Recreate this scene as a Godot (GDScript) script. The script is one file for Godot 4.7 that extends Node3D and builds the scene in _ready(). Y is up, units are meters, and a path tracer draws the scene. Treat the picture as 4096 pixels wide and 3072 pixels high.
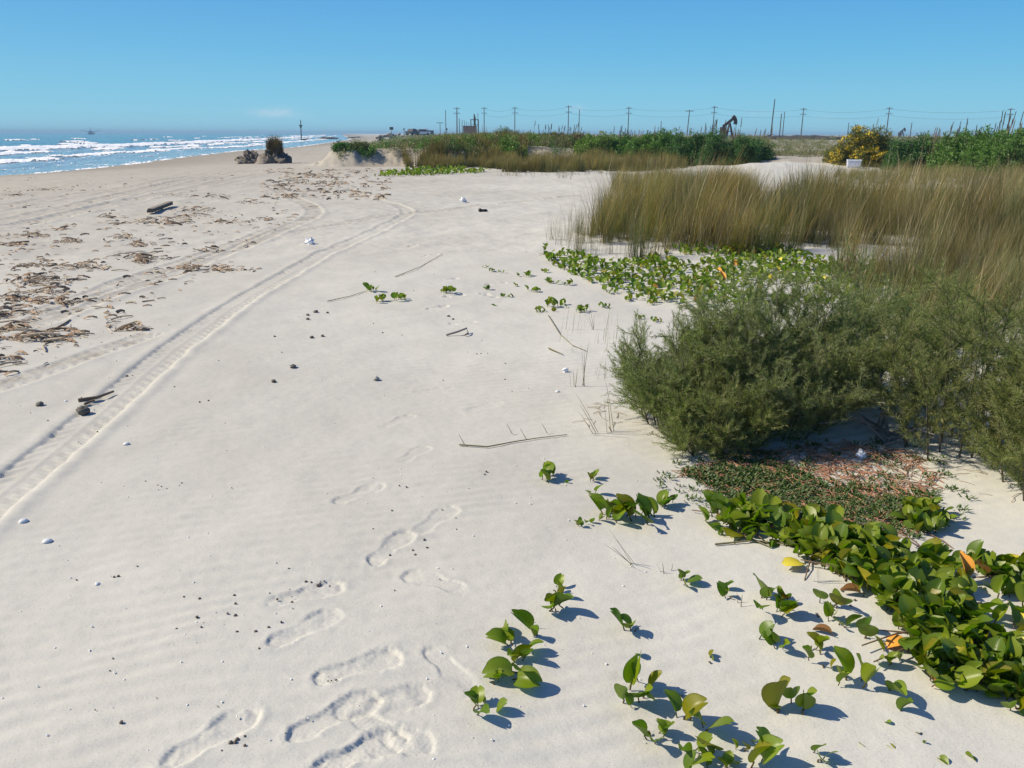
extends Node3D

const EYE := 1.5
const SEA := -1.2
const FOCAL := 3294.0          # focal length in pixels of the 4096 x 3072 frame
var rng := RandomNumberGenerator.new()
var eye_basis: Basis
var eye := Vector3(0, EYE, 0)
var na := FastNoiseLite.new()
var nb := FastNoiseLite.new()
var M := {}
var taken := {}
var coast_z := PackedFloat32Array()
var coast_x := PackedFloat32Array()
var hummocks := []
var litter_spots := []


# ---------------------------------------------------------------- mesh collector
class MB:
	var v := PackedVector3Array()
	var n := PackedVector3Array()
	var c := PackedColorArray()
	var ix := PackedInt32Array()

	func p(pos: Vector3, nor: Vector3, col: Color) -> int:
		v.append(pos)
		n.append(nor)
		c.append(col)
		return v.size() - 1

	func t(a: int, b: int, d: int) -> void:
		ix.append(a)
		ix.append(d)
		ix.append(b)

	func quad(a: Vector3, b: Vector3, d: Vector3, e: Vector3, col: Color) -> void:
		var nor := (b - a).cross(e - a).normalized()
		var i := p(a, nor, col)
		p(b, nor, col)
		p(d, nor, col)
		p(e, nor, col)
		t(i, i + 1, i + 2)
		t(i, i + 2, i + 3)

	func box(at: Vector3, size: Vector3, col: Color, b := Basis.IDENTITY) -> void:
		var x := b.x * size.x * 0.5
		var y := b.y * size.y * 0.5
		var z := b.z * size.z * 0.5
		for k in [[x, y, z], [-x, y, -z], [z, y, -x], [-z, y, x], [x, -z, y], [x, z, -y]]:
			var r: Vector3 = k[0]
			var u: Vector3 = k[1]
			var f: Vector3 = k[2]
			quad(at + f - r - u, at + f + r - u, at + f + r + u, at + f - r + u, col)

	func tube(pts: Array, r0: float, r1: float, sides: int, col: Color, col2: Color) -> void:
		var first := v.size()
		var m := pts.size()
		var side := Vector3.ZERO
		for i in m:
			var a: Vector3 = pts[maxi(i - 1, 0)]
			var b: Vector3 = pts[mini(i + 1, m - 1)]
			var d := (b - a).normalized()
			if side == Vector3.ZERO:
				side = d.cross(Vector3(0.31, 0.83, 0.46)).normalized()
			side = (side - d * side.dot(d)).normalized()
			var up := d.cross(side)
			var f := float(i) / (m - 1)
			var r := lerpf(r0, r1, f)
			for k in sides:
				var w := TAU * k / sides
				var o := side * cos(w) + up * sin(w)
				p(pts[i] + o * r, o, col.lerp(col2, f))
		for i in m - 1:
			for k in sides:
				var a := first + i * sides + k
				var b := first + i * sides + (k + 1) % sides
				t(a, b, b + sides)
				t(a, b + sides, a + sides)
		for e in 2:
			var ring := first + e * (m - 1) * sides
			var d: Vector3 = (pts[0] - pts[1]).normalized() if e == 0 else (pts[m - 1] - pts[m - 2]).normalized()
			var mid := p(pts[0] if e == 0 else pts[m - 1], d, col if e == 0 else col2)
			for k in sides:
				if e == 0:
					t(mid, ring + (k + 1) % sides, ring + k)
				else:
					t(mid, ring + k, ring + (k + 1) % sides)

	func blob(at: Vector3, rad: Vector3, col: Color, amp: float, noise: FastNoiseLite, off: float, rings := 7, segs := 10, floor_y := -9.0) -> void:
		var first := v.size()
		for i in rings + 1:
			var ph := PI * i / rings
			for k in segs:
				var th := TAU * k / segs
				var d := Vector3(sin(ph) * cos(th), cos(ph), sin(ph) * sin(th))
				var q := 1.0 + amp * noise.get_noise_3d(d.x * 90.0 + off * 37.0, d.y * 90.0, d.z * 90.0 + off * 11.0) * 2.0
				var pos := at + Vector3(d.x * rad.x, maxf(d.y * rad.y, floor_y), d.z * rad.z) * q
				p(pos, Vector3.ZERO, col * (0.85 + 0.3 * noise.get_noise_3d(pos.x * 400.0, pos.y * 400.0, off) + 0.15))
		var faces := ix.size()
		for i in rings:
			for k in segs:
				var a := first + i * segs + k
				var b := first + i * segs + (k + 1) % segs
				t(a, b, b + segs)
				t(a, b + segs, a + segs)
		smooth(first, faces)

	func smooth(first: int, faces: int) -> void:
		for i in range(faces, ix.size(), 3):
			var a := ix[i]
			var b := ix[i + 2]
			var d := ix[i + 1]
			var w := (v[b] - v[a]).cross(v[d] - v[a])
			n[a] += w
			n[b] += w
			n[d] += w
		for i in range(first, v.size()):
			n[i] = n[i].normalized() if n[i].length() > 1e-12 else Vector3.UP

	# a grass blade: a curved, tapering strip
	func blade(root: Vector3, yaw: float, lean: float, bend: float, h: float, w: float, c0: Color, c1: Color, segs := 3) -> void:
		var out := Vector3(cos(yaw), 0, sin(yaw))
		var across := Vector3(-sin(yaw + 0.5), 0, cos(yaw + 0.5)) * w * 0.5
		var pos := root
		var last := -1
		for i in segs + 1:
			var f := float(i) / segs
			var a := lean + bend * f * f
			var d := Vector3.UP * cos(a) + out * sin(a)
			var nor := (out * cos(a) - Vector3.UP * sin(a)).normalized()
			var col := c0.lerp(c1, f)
			var now := v.size()
			if i == segs:
				p(pos, nor, col)
			else:
				p(pos + across * (1.0 - f * 0.6), nor, col)
				p(pos - across * (1.0 - f * 0.6), nor, col)
			if last >= 0:
				t(last, last + 1, now)
				if i < segs:
					t(last + 1, now + 1, now)
			last = now
			pos += d * h / segs

	func lathe(prof: Array, segs: int, col: Color) -> void:
		var first := v.size()
		var faces := ix.size()
		for q in prof:
			for k in segs:
				var th := TAU * k / segs
				p(Vector3(q[0] * cos(th), q[1], q[0] * sin(th)), Vector3.ZERO, col)
		for i in prof.size() - 1:
			for k in segs:
				var a := first + i * segs + k
				var b := first + i * segs + (k + 1) % segs
				t(a, b + segs, b)
				t(a, a + segs, b + segs)
		smooth(first, faces)

	func done() -> ArrayMesh:
		var a := []
		a.resize(Mesh.ARRAY_MAX)
		a[Mesh.ARRAY_VERTEX] = v
		a[Mesh.ARRAY_NORMAL] = n
		a[Mesh.ARRAY_COLOR] = c
		a[Mesh.ARRAY_INDEX] = ix
		var m := ArrayMesh.new()
		m.add_surface_from_arrays(Mesh.PRIMITIVE_TRIANGLES, a)
		return m


# ---------------------------------------------------------------- naming and placing
func numbered(called: String) -> String:
	var k: int = taken.get(called, 0)
	taken[called] = k + 1
	return called if k == 0 else "%s_%03d" % [called, k]


func tag(o: Node3D, label: String, category: String, group := "", kind := "") -> Node3D:
	o.set_meta("label", label)
	o.set_meta("category", category)
	if group:
		o.set_meta("group", group)
	if kind:
		o.set_meta("kind", kind)
	return o


func thing(called: String, at: Vector3, label: String, category: String, group := "") -> Node3D:
	var o := Node3D.new()
	o.name = numbered(called)
	add_child(o, true)
	o.position = at
	return tag(o, label, category, group)


func piece(called: String, m: Mesh, mat: Material, parent: Node3D, xf := Transform3D.IDENTITY) -> MeshInstance3D:
	var o := MeshInstance3D.new()
	o.name = called
	o.mesh = m
	o.material_override = mat
	o.transform = xf
	parent.add_child(o, true)
	return o


func single(called: String, m: Mesh, mat: Material, xf: Transform3D, label: String, category: String, group := "") -> MeshInstance3D:
	var o := piece(numbered(called), m, mat, self, xf)
	tag(o, label, category, group)
	return o


func many(called: String, m: Mesh, mat: Material, where: Array, tints: Array, parent: Node3D) -> MultiMeshInstance3D:
	var mm := MultiMesh.new()
	mm.transform_format = MultiMesh.TRANSFORM_3D
	mm.use_colors = tints.size() > 0
	mm.mesh = m
	mm.instance_count = where.size()
	for i in where.size():
		mm.set_instance_transform(i, where[i])
		if tints.size() > 0:
			mm.set_instance_color(i, tints[i])
	var o := MultiMeshInstance3D.new()
	o.name = called if parent != self else numbered(called)
	o.multimesh = mm
	o.material_override = mat
	o.set_meta("kind", "stuff")
	parent.add_child(o, true)
	return o


func look(px: float, py: float) -> Vector3:
	return eye_basis * Vector3((px - 2048.0) / FOCAL, (1536.0 - py) / FOCAL, -1.0)


func on_plane(px: float, py: float, y: float) -> Vector3:
	var d := look(px, py)
	return eye + d * ((y - EYE) / d.y)


# the spot of the ground that is seen in that direction
func ground(px: float, py: float) -> Vector3:
	var d := look(px, py)
	var t := -EYE / d.y if d.y < -0.003 else 500.0
	for i in 14:
		var q := eye + d * t
		var h := base(q.x, q.z)
		t = lerpf(t, clampf((h - EYE) / minf(d.y, -0.003), 0.5, 600.0), 0.7)
	var w := eye + d * t
	return Vector3(w.x, base(w.x, w.z), w.z)


# a place at that distance, straight out along the column px
func out_at(px: float, dist: float) -> Vector3:
	var d := look(px, 540.0)
	d.y = 0.0
	d = d.normalized() * dist
	return Vector3(d.x, base(d.x, d.z), d.z)


func height_seen(px: float, py: float, dist: float) -> float:
	var d := look(px, py)
	return EYE + dist * d.y / Vector2(d.x, d.z).length()


func scale_at(at: Vector3) -> float:      # pixels per metre
	return FOCAL / maxf(0.3, -(eye_basis.inverse() * (at - eye)).z)


func yaw_xf(at: Vector3, yaw: float, s := 1.0) -> Transform3D:
	return Transform3D(Basis(Vector3.UP, yaw).scaled(Vector3.ONE * s), at)


# ---------------------------------------------------------------- the lie of the land
func coast(z: float) -> float:
	var m := coast_z.size()
	var i := 1
	while i < m - 1 and z < coast_z[i]:
		i += 1
	return lerpf(coast_x[i - 1], coast_x[i], (z - coast_z[i - 1]) / (coast_z[i] - coast_z[i - 1]))


func dune_edge(z: float) -> float:
	var d := -z
	if d < 60.0:
		return -9.8 - (d - 41.0) * 0.09
	if d < 82.0:
		return -11.5 - (d - 60.0) * 0.136
	if d < 150.0:
		return -14.5 - (d - 82.0) * 0.11
	return -22.0 - (d - 150.0) * 0.115


func base(x: float, z: float) -> float:
	var u := x - coast(z)
	var h := 0.0
	if u < 0.0:
		return SEA + maxf(u * 0.05, -4.0)
	if u < 34.0:
		var s := 1.0 - u / 34.0
		h = SEA * s * s
	var w := minf(u / 25.0, 1.0)
	h += na.get_noise_2d(x * 2.2, z * 2.2) * 0.07 * w + nb.get_noise_2d(x * 9.0, z * 9.0) * 0.016 * w
	if z > -48.0 and z < 2.0:
		for q in hummocks:
			var dx: float = (x - q[0]) / q[2]
			var dz: float = (z - q[1]) / q[3]
			var e := dx * dx + dz * dz
			if e < 6.0:
				h += q[4] * exp(-e)
	if z < -30.0:
		var d := -z
		var e := x - dune_edge(z) + na.get_noise_2d(x * 6.0, z * 6.0) * 1.8
		if e > 0.0:
			var big := smoothstep(5.0, 13.0, x)
			var front := d - lerpf(41.0, 36.0, big) + na.get_noise_2d(x * 4.0 + 70.0, z * 4.0) * 1.7 + nb.get_noise_2d(x * 7.0, z * 7.0) * 0.5
			if front > 0.0:
				var top := lerpf(0.78, 0.4, big) + na.get_noise_2d(x * 3.0, z * 3.0 + 50.0) * 0.18
				h += top * smoothstep(0.0, lerpf(1.7, 9.0, smoothstep(-4.0, 8.0, x)), front) * smoothstep(0.0, 1.5, e)
	return h


func mat(called: String, rough: float, tint := Color.WHITE) -> StandardMaterial3D:
	var m := StandardMaterial3D.new()
	m.resource_name = called
	m.vertex_color_use_as_albedo = true
	m.albedo_color = tint
	m.roughness = rough
	m.cull_mode = BaseMaterial3D.CULL_DISABLED
	M[called] = m
	return m


func noise_tex(freq: float, seed_: int, size: int, normal: bool, bump := 4.0) -> NoiseTexture2D:
	var f := FastNoiseLite.new()
	f.seed = seed_
	f.frequency = freq
	f.fractal_octaves = 4
	var t := NoiseTexture2D.new()
	t.width = size
	t.height = size
	t.seamless = true
	t.noise = f
	t.as_normal_map = normal
	t.bump_strength = bump
	return t


func _ready() -> void:
	rng.seed = 4711
	na.seed = 11
	na.frequency = 0.05
	nb.seed = 29
	nb.frequency = 0.08
	# ---- camera
	eye_basis = Basis(Vector3.RIGHT, -atan(1000.0 / FOCAL)) * Basis(Vector3.BACK, deg_to_rad(0.2))
	var cam := Camera3D.new()
	cam.name = "camera"
	add_child(cam)
	cam.fov = rad_to_deg(2.0 * atan(1536.0 / FOCAL))
	cam.near = 0.05
	cam.far = 20000.0
	cam.transform = Transform3D(eye_basis, eye)
	cam.current = true
	# ---- sky, sun, exposure
	var el := deg_to_rad(41.0)
	var sun_way := Vector3(0.998 * cos(el), -sin(el), 0.06 * cos(el))
	var sky := PanoramaSkyMaterial.new()
	sky.panorama = clear_sky(-sun_way.normalized())
	var env := Environment.new()
	env.background_mode = Environment.BG_SKY
	env.sky = Sky.new()
	env.sky.sky_material = sky
	env.tonemap_mode = Environment.TONE_MAPPER_LINEAR
	env.tonemap_exposure = 1.12
	env.sdfgi_enabled = true
	env.ssao_enabled = true
	env.ssil_enabled = true
	env.fog_enabled = true
	env.fog_density = 0.0004
	env.fog_light_color = Color(0.66, 0.82, 0.92)
	var world := WorldEnvironment.new()
	world.name = "environment"
	world.environment = env
	add_child(world)
	var sun := DirectionalLight3D.new()
	sun.name = "sun"
	sun.light_energy = 1.6
	sun.light_color = Color(1.0, 0.95, 0.86)
	sun.light_angular_distance = 0.5
	sun.shadow_enabled = true
	sun.basis = Basis.looking_at(sun_way)
	add_child(sun)

	lie_of_the_land()
	materials()
	beach()
	sea()
	far_things()
	dune_plants()
	grasses()
	feathery()
	vines()
	debris()
	small_plants()


# a clear winter sky: pale cyan at the horizon, deeper blue upwards, whiter round the sun, a few faint wisps far off
func clear_sky(to_sun: Vector3) -> ImageTexture:
	var W := 2048
	var H := 1024
	var im := Image.create(W, H, false, Image.FORMAT_RGBF)
	var wisp := FastNoiseLite.new()
	wisp.seed = 3
	wisp.frequency = 0.9
	wisp.fractal_octaves = 4
	var steps := [[0.0, Color8(150, 208, 228)], [2.5, Color8(128, 199, 229)], [5.0, Color8(106, 185, 229)], [8.5, Color8(84, 165, 225)], [20.0, Color8(58, 126, 200)], [45.0, Color8(38, 90, 166)], [90.0, Color8(29, 74, 147)]]
	var wisps := []
	for q in [[1068, 452, 1.0, 0.22, 0.5], [1130, 445, 0.6, 0.2, 0.35], [1190, 462, 1.0, 0.12, 0.25], [2310, 432, 0.55, 0.14, 0.45], [3050, 455, 1.2, 0.1, 0.22], [3300, 470, 0.7, 0.12, 0.2]]:
		var d := look(q[0], q[1]).normalized()
		wisps.append([rad_to_deg(atan2(d.x, -d.z)), rad_to_deg(asin(d.y)), q[2], q[3], q[4]])
	for y in H:
		var up := 90.0 - 180.0 * (y + 0.5) / H
		var c := Color(0.32, 0.3, 0.27)
		if up >= -0.3:
			for k in range(1, steps.size()):
				if up <= steps[k][0]:
					var a: Color = steps[k - 1][1]
					var b: Color = steps[k][1]
					c = a.srgb_to_linear().lerp(b.srgb_to_linear(), clampf((up - steps[k - 1][0]) / (steps[k][0] - steps[k - 1][0]), 0.0, 1.0))
					break
			c = c / 1.12
		for x in W:
			var az := 360.0 * (x + 0.5) / W
			var e := deg_to_rad(up)
			var d := Vector3(sin(deg_to_rad(az)) * cos(e), sin(e), -cos(deg_to_rad(az)) * cos(e))
			var q := c
			if up >= -0.3:
				var near := rad_to_deg(acos(clampf(d.dot(to_sun), -1.0, 1.0)))
				q = q.lerp(Color(0.95, 0.97, 1.0), 0.75 * exp(-near / 11.0) + 0.14 * exp(-near / 45.0))
				if up < 6.0:
					for w in wisps:
						var u: float = (wrapf(az - w[0], -180.0, 180.0)) / w[2]
						var v: float = (up - w[1]) / w[3]
						if absf(u) < 2.0 and absf(v) < 2.5:
							q = q.lerp(Color(0.62, 0.70, 0.78), clampf(w[4] * exp(-u * u - v * v) * (0.7 + 1.1 * wisp.get_noise_2d(az * 2.0, up * 6.0)), 0.0, 1.0))
			im.set_pixel(x, y, q)
	return ImageTexture.create_from_image(im)


func lie_of_the_land() -> void:
	var shore := [[0, 706], [285, 682], [538, 655], [700, 632], [949, 604], [1170, 590], [1290, 574], [1400, 558]]
	var first := on_plane(0, 706, SEA)
	coast_z.append(80.0)
	coast_x.append(first.x - 36.0)
	for q in shore:
		var w := on_plane(q[0], q[1], SEA)
		coast_z.append(w.z)
		coast_x.append(w.x)
	coast_z.append(-9000.0)
	coast_x.append(-9000.0 * 0.20)
	# [x, z, reach in x, reach in z, height]
	hummocks = [
		[1.35, -2.35, 0.75, 0.4, 0.06], [0.5, -2.1, 0.5, 0.5, -0.02],
		[2.0, -4.3, 1.3, 0.7, 0.1], [2.6, -2.9, 0.8, 0.7, 0.07],
		[3.4, -12.5, 3.0, 2.0, 0.06], [8.0, -13.5, 4.0, 2.5, 0.06],
		[10.6, -37.5, 1.5, 1.4, 0.22], [12.6, -37.5, 1.6, 1.3, 0.25],
		[-13.0, -27.0, 6.0, 3.0, 0.05],
	]


func materials() -> void:
	var s := mat("dry sand", 0.95)
	s.cull_mode = BaseMaterial3D.CULL_BACK
	s.metallic_specular = 0.25
	s.albedo_texture = grain()
	s.normal_enabled = true
	s.normal_texture = noise_tex(0.09, 5, 1024, true, 3.0)
	s.normal_scale = 0.13
	s.uv1_triplanar = true
	s.uv1_world_triplanar = true
	s.uv1_scale = Vector3.ONE * 0.85
	var w := mat("sea water", 0.12)
	w.normal_enabled = true
	w.normal_texture = noise_tex(0.012, 8, 512, true, 6.0)
	w.normal_scale = 0.6
	w.uv1_triplanar = true
	w.uv1_world_triplanar = true
	w.uv1_scale = Vector3.ONE * 0.11
	mat("foam", 0.9)
	for q in [["leaf green", Color(0.9, 0.93, 0.75)], ["leaf fresh", Color(1.0, 1.0, 0.7)], ["leaf dark", Color(0.74, 0.83, 0.72)], ["leaf yellowing", Color(1.0, 0.88, 0.45)], ["leaf pale", Color(0.97, 1.0, 1.0)]]:
		var m := mat(q[0], 0.4, q[1])
		m.backlight_enabled = true
		m.backlight = Color(0.8, 0.95, 0.14)
	for q in [["leaf yellow", 0.5], ["leaf orange", 0.6]]:
		mat(q[0], q[1])
	var g := mat("grass blades", 0.6)
	g.backlight_enabled = true
	g.backlight = Color(0.8, 0.75, 0.4)
	var f := mat("feathery leaves", 0.7)
	f.backlight_enabled = true
	f.backlight = Color(0.85, 1.0, 0.6)
	var b := mat("bush leaves", 0.55)
	b.backlight_enabled = true
	b.backlight = Color(0.6, 0.8, 0.25)
	mat("wood", 0.85)
	mat("leaf brown", 0.7, Color(0.55, 0.56, 0.66))
	mat("stone", 0.85)
	mat("shell", 0.5)
	mat("reed straw", 0.8)
	mat("painted", 0.6)
	mat("white plastic", 0.35)
	var c := StandardMaterial3D.new()
	c.resource_name = "clear plastic"
	c.transparency = BaseMaterial3D.TRANSPARENCY_ALPHA
	c.albedo_color = Color(0.85, 0.92, 0.95, 0.25)
	c.roughness = 0.1
	M["clear plastic"] = c


func grain() -> ImageTexture:
	var size := 1024
	var im := Image.create(size, size, false, Image.FORMAT_RGB8)
	var f := FastNoiseLite.new()
	f.seed = 91
	f.frequency = 0.02
	var r := RandomNumberGenerator.new()
	r.seed = 5
	for y in size:
		for x in size:
			var q := r.randf()
			var k := 0.93 + 0.07 * q
			if q < 0.012:
				k = 0.55
			im.set_pixel(x, y, Color(k, k * (0.985 + 0.015 * r.randf()), k * (0.97 + 0.03 * r.randf())))
	return ImageTexture.create_from_image(im)


# ---------------------------------------------------------------- the beach
var ths := PackedFloat32Array()
var rs := PackedFloat32Array()
var high := PackedFloat32Array()
var damp := PackedFloat32Array()


func beach() -> void:
	for i in 22:
		ths.append(lerpf(-PI, -0.62, i / 22.0))
	for i in 720:
		ths.append(lerpf(-0.62, 0.62, i / 719.0))
	for i in 22:
		ths.append(lerpf(0.62, PI, (i + 1) / 22.0))
	for q in [[0.25, 1.25, 24], [1.25, 4.5, 330], [4.5, 14.0, 210], [14.0, 75.0, 190], [75.0, 9000.0, 70]]:
		for i in q[2]:
			rs.append(q[0] * pow(q[1] / q[0], float(i) / q[2]))
	rs.append(9000.0)
	var C := ths.size()
	var R := rs.size()
	high.resize(C * R)
	damp.resize(C * R)
	var sn := PackedFloat32Array()
	var cs := PackedFloat32Array()
	for t in ths:
		sn.append(sin(t))
		cs.append(-cos(t))
	for i in R:
		var r := rs[i]
		for j in C:
			var x := r * sn[j]
			var z := r * cs[j]
			var h := base(x, z)
			if r < 11.0 and cs[j] < 0.0:        # wind ripples
				var warp := nb.get_noise_2d(x * 11.0, z * 11.0)
				var amount := clampf(0.55 + 1.2 * na.get_noise_2d(x * 9.0 - 40.0, z * 9.0), 0.0, 1.0) * (1.0 - smoothstep(5.0, 11.0, r))
				h += 0.0019 * amount * sin(TAU * (z * 0.97 + x * 0.2 + warp * 0.07) / 0.074) + 0.0028 * nb.get_noise_2d(x * 26.0, z * 75.0)
				h += 0.0009 * nb.get_noise_2d(x * 190.0, z * 240.0)
			elif r < 75.0:
				h += 0.02 * nb.get_noise_2d(x * 16.0, z * 16.0)
			high[i * C + j] = h
	tracks()
	footprints()
	var pos := PackedVector3Array()
	var col := PackedColorArray()
	var nor := PackedVector3Array()
	pos.resize(C * R)
	col.resize(C * R)
	nor.resize(C * R)
	var dry := Color(0.592, 0.592, 0.54)
	var grey := Color(0.455, 0.43, 0.37)
	var wet := Color(0.33, 0.30, 0.25)
	var soil := Color(0.34, 0.29, 0.22)
	for i in R:
		var r := rs[i]
		for j in C:
			var x := r * sn[j]
			var z := r * cs[j]
			var k := i * C + j
			pos[k] = Vector3(x, high[k], z)
			var u := x - coast(z)
			var mottle := na.get_noise_2d(x * 5.0, z * 5.0) * 0.5 + nb.get_noise_2d(x * 20.0, z * 20.0) * 0.3
			var c := grey.lerp(dry, smoothstep(24.0, 52.0, u + mottle * 9.0))
			c = c.lerp(wet, 1.0 - smoothstep(3.0, 22.0, u + mottle * 4.0))
			c = c * (1.0 + 0.07 * mottle + 0.05 * na.get_noise_2d(x * 1.3 + 500.0, z * 2.6))
			if r > 20.0 and x - dune_edge(z) > 0.5 and z < -41.0:
				c = c.lerp(soil, 0.6 * smoothstep(0.0, 3.0, x - dune_edge(z)))
			for q in litter_spots:
				var dx: float = (x - q[0]) / q[2]
				var dz: float = (z - q[1]) / q[3]
				var e := dx * dx + dz * dz
				if e < 4.0:
					c = c.lerp(soil, clampf(q[4] * exp(-e) * (1.0 + mottle * 1.5), 0.0, 0.9))
			c = c.lerp(Color(0.27, 0.24, 0.19), damp[k])
			c.a = 1.0
			col[k] = c
	for i in R:
		var a := maxi(i - 1, 0) * C
		var b := mini(i + 1, R - 1) * C
		for j in C:
			var w := pos[i * C + mini(j + 1, C - 1)] - pos[i * C + maxi(j - 1, 0)]
			var q := (pos[b + j] - pos[a + j]).cross(w)
			nor[i * C + j] = q.normalized() if q.y > 0.0 else -q.normalized()
	var ix := PackedInt32Array()
	ix.resize((R - 1) * (C - 1) * 6)
	var e := 0
	for i in R - 1:
		for j in C - 1:
			var a := i * C + j
			ix[e] = a
			ix[e + 1] = a + C
			ix[e + 2] = a + 1
			ix[e + 3] = a + 1
			ix[e + 4] = a + C
			ix[e + 5] = a + C + 1
			e += 6
	var arr := []
	arr.resize(Mesh.ARRAY_MAX)
	arr[Mesh.ARRAY_VERTEX] = pos
	arr[Mesh.ARRAY_NORMAL] = nor
	arr[Mesh.ARRAY_COLOR] = col
	arr[Mesh.ARRAY_INDEX] = ix
	var m := ArrayMesh.new()
	m.add_surface_from_arrays(Mesh.PRIMITIVE_TRIANGLES, arr)
	var o := piece("beach_sand", m, M["dry sand"], self)
	o.set_meta("kind", "structure")
	o.set_meta("label", "pale dry sand of the beach with tyre tracks and footprints")


func rows(r0: float, r1: float) -> Vector2i:
	return Vector2i(maxi(rs.bsearch(r0) - 1, 0), mini(rs.bsearch(r1) + 1, rs.size() - 1))


# the grid points within reach of a stretch of ground: [first row, last row, first column, last column]
func patch(a: Vector2, b: Vector2, reach: float) -> Array:
	var near := Geometry2D.get_closest_point_to_segment(Vector2.ZERO, a, b).length() - reach
	var far := maxf(a.length(), b.length()) + reach
	var ta := atan2(a.x, -a.y)
	var tb := atan2(b.x, -b.y)
	var slack := reach / maxf(near, 0.3)
	var rr := rows(maxf(near, 0.3), far)
	return [rr.x, rr.y, maxi(ths.bsearch(minf(ta, tb) - slack) - 1, 0), mini(ths.bsearch(maxf(ta, tb) + slack) + 1, ths.size() - 1)]


# a wheel track along pixel points; width and depth in metres
func track(px: Array, width: float, depth: float, tread: float, berm: float, dark: float, seed_: float) -> void:
	var line := PackedVector2Array()
	var curve := Curve2D.new()
	for q in px:
		var w := ground(q[0], q[1])
		curve.add_point(Vector2(w.x, w.z))
	for i in curve.point_count:
		var a := curve.get_point_position(maxi(i - 1, 0))
		var b := curve.get_point_position(mini(i + 1, curve.point_count - 1))
		curve.set_point_in(i, -(b - a) / 6.0)
		curve.set_point_out(i, (b - a) / 6.0)
	line = curve.tessellate(4, 3.0)
	var C := ths.size()
	var best := {}
	var along := 0.0
	var reach := width * 1.3
	for s in line.size() - 1:
		var a := line[s]
		var b := line[s + 1]
		var len := a.distance_to(b)
		if len < 1e-4:
			continue
		var dir := (b - a) / len
		var pt := patch(a, b, reach)
		for i in range(pt[0], pt[1] + 1):
			for j in range(pt[2], pt[3] + 1):
				var q := Vector2(rs[i] * sin(ths[j]), -rs[i] * cos(ths[j])) - a
				var f := q.dot(dir)
				if f < -0.02 or f > len + 0.02:
					continue
				var side := q.cross(dir)
				if absf(side) > reach:
					continue
				var k := i * C + j
				if not best.has(k) or absf(best[k].x) > absf(side):
					best[k] = Vector2(side, along + f)
		along += len
	for k in best:
		var side: float = best[k].x
		var s: float = best[k].y
		var wob := nb.get_noise_2d(s * 40.0, seed_ * 50.0 + signf(side) * 20.0)
		var e := absf(side) / (width * 0.5) + wob * 0.14
		var inside := 1.0 - smoothstep(0.82, 1.08, e)
		var h := -depth * inside
		if e > 0.9 and e < 2.3:
			h += berm * (1.0 + wob + (0.8 if side < 0.0 else 0.0)) * exp(-pow((e - 1.25) / 0.35, 2.0))
		if inside > 0.0:
			var lug := sin(TAU * (s + absf(side) * 0.55 + (0.03 if side > 0.0 else 0.0)) / 0.105)
			var groove := smoothstep(0.1, 0.3, absf(side) / width) * (1.0 - smoothstep(0.38, 0.46, absf(side) / width))
			h += tread * inside * groove * (smoothstep(-0.2, 0.3, lug) - 0.5) * (1.0 + 0.6 * wob)
			h += tread * 0.4 * inside * exp(-pow(side / (width * 0.06), 2.0))
		high[k] += h
		damp[k] = maxf(damp[k], dark * inside * clampf(0.5 + 0.9 * wob + 0.4 * nb.get_noise_2d(s * 300.0, side * 400.0), 0.0, 1.0))


func tracks() -> void:
	track([[-420, 2330], [0, 1975], [350, 1690], [700, 1390], [1000, 1180], [1300, 1010], [1500, 925], [1600, 875], [1630, 845], [1590, 820], [1490, 795], [1380, 775], [1250, 755]], 0.25, 0.009, 0.0065, 0.005, 0.14, 1.0)
	track([[-150, 1590], [0, 1545], [200, 1475], [400, 1405], [600, 1335]], 0.2, 0.005, 0.008, 0.002, 0.7, 2.0)
	track([[-100, 1345], [150, 1290], [420, 1180], [650, 1110], [900, 1010], [1080, 940], [1200, 890], [1260, 850], [1230, 815], [1130, 770], [1050, 745]], 0.32, 0.007, 0.008, 0.006, 0.5, 3.0)
	track([[-100, 1280], [200, 1235], [480, 1130], [700, 1060], [940, 975], [1120, 905]], 0.26, 0.006, 0.007, 0.006, 0.45, 4.0)
	track([[1180, 930], [1350, 900], [1560, 860], [1800, 838], [2100, 805], [2400, 775]], 0.3, 0.006, 0.008, 0.006, 0.45, 5.0)
	track([[-100, 900], [200, 845], [500, 775], [800, 715], [1000, 680]], 0.5, 0.01, 0.01, 0.012, 0.25, 6.0)
	track([[-100, 930], [220, 872], [540, 800], [850, 735], [1050, 692]], 0.5, 0.01, 0.01, 0.010, 0.22, 7.0)
	track([[-100, 850], [300, 780], [600, 735], [850, 690]], 0.5, 0.01, 0.008, 0.01, 0.15, 8.0)


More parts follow.
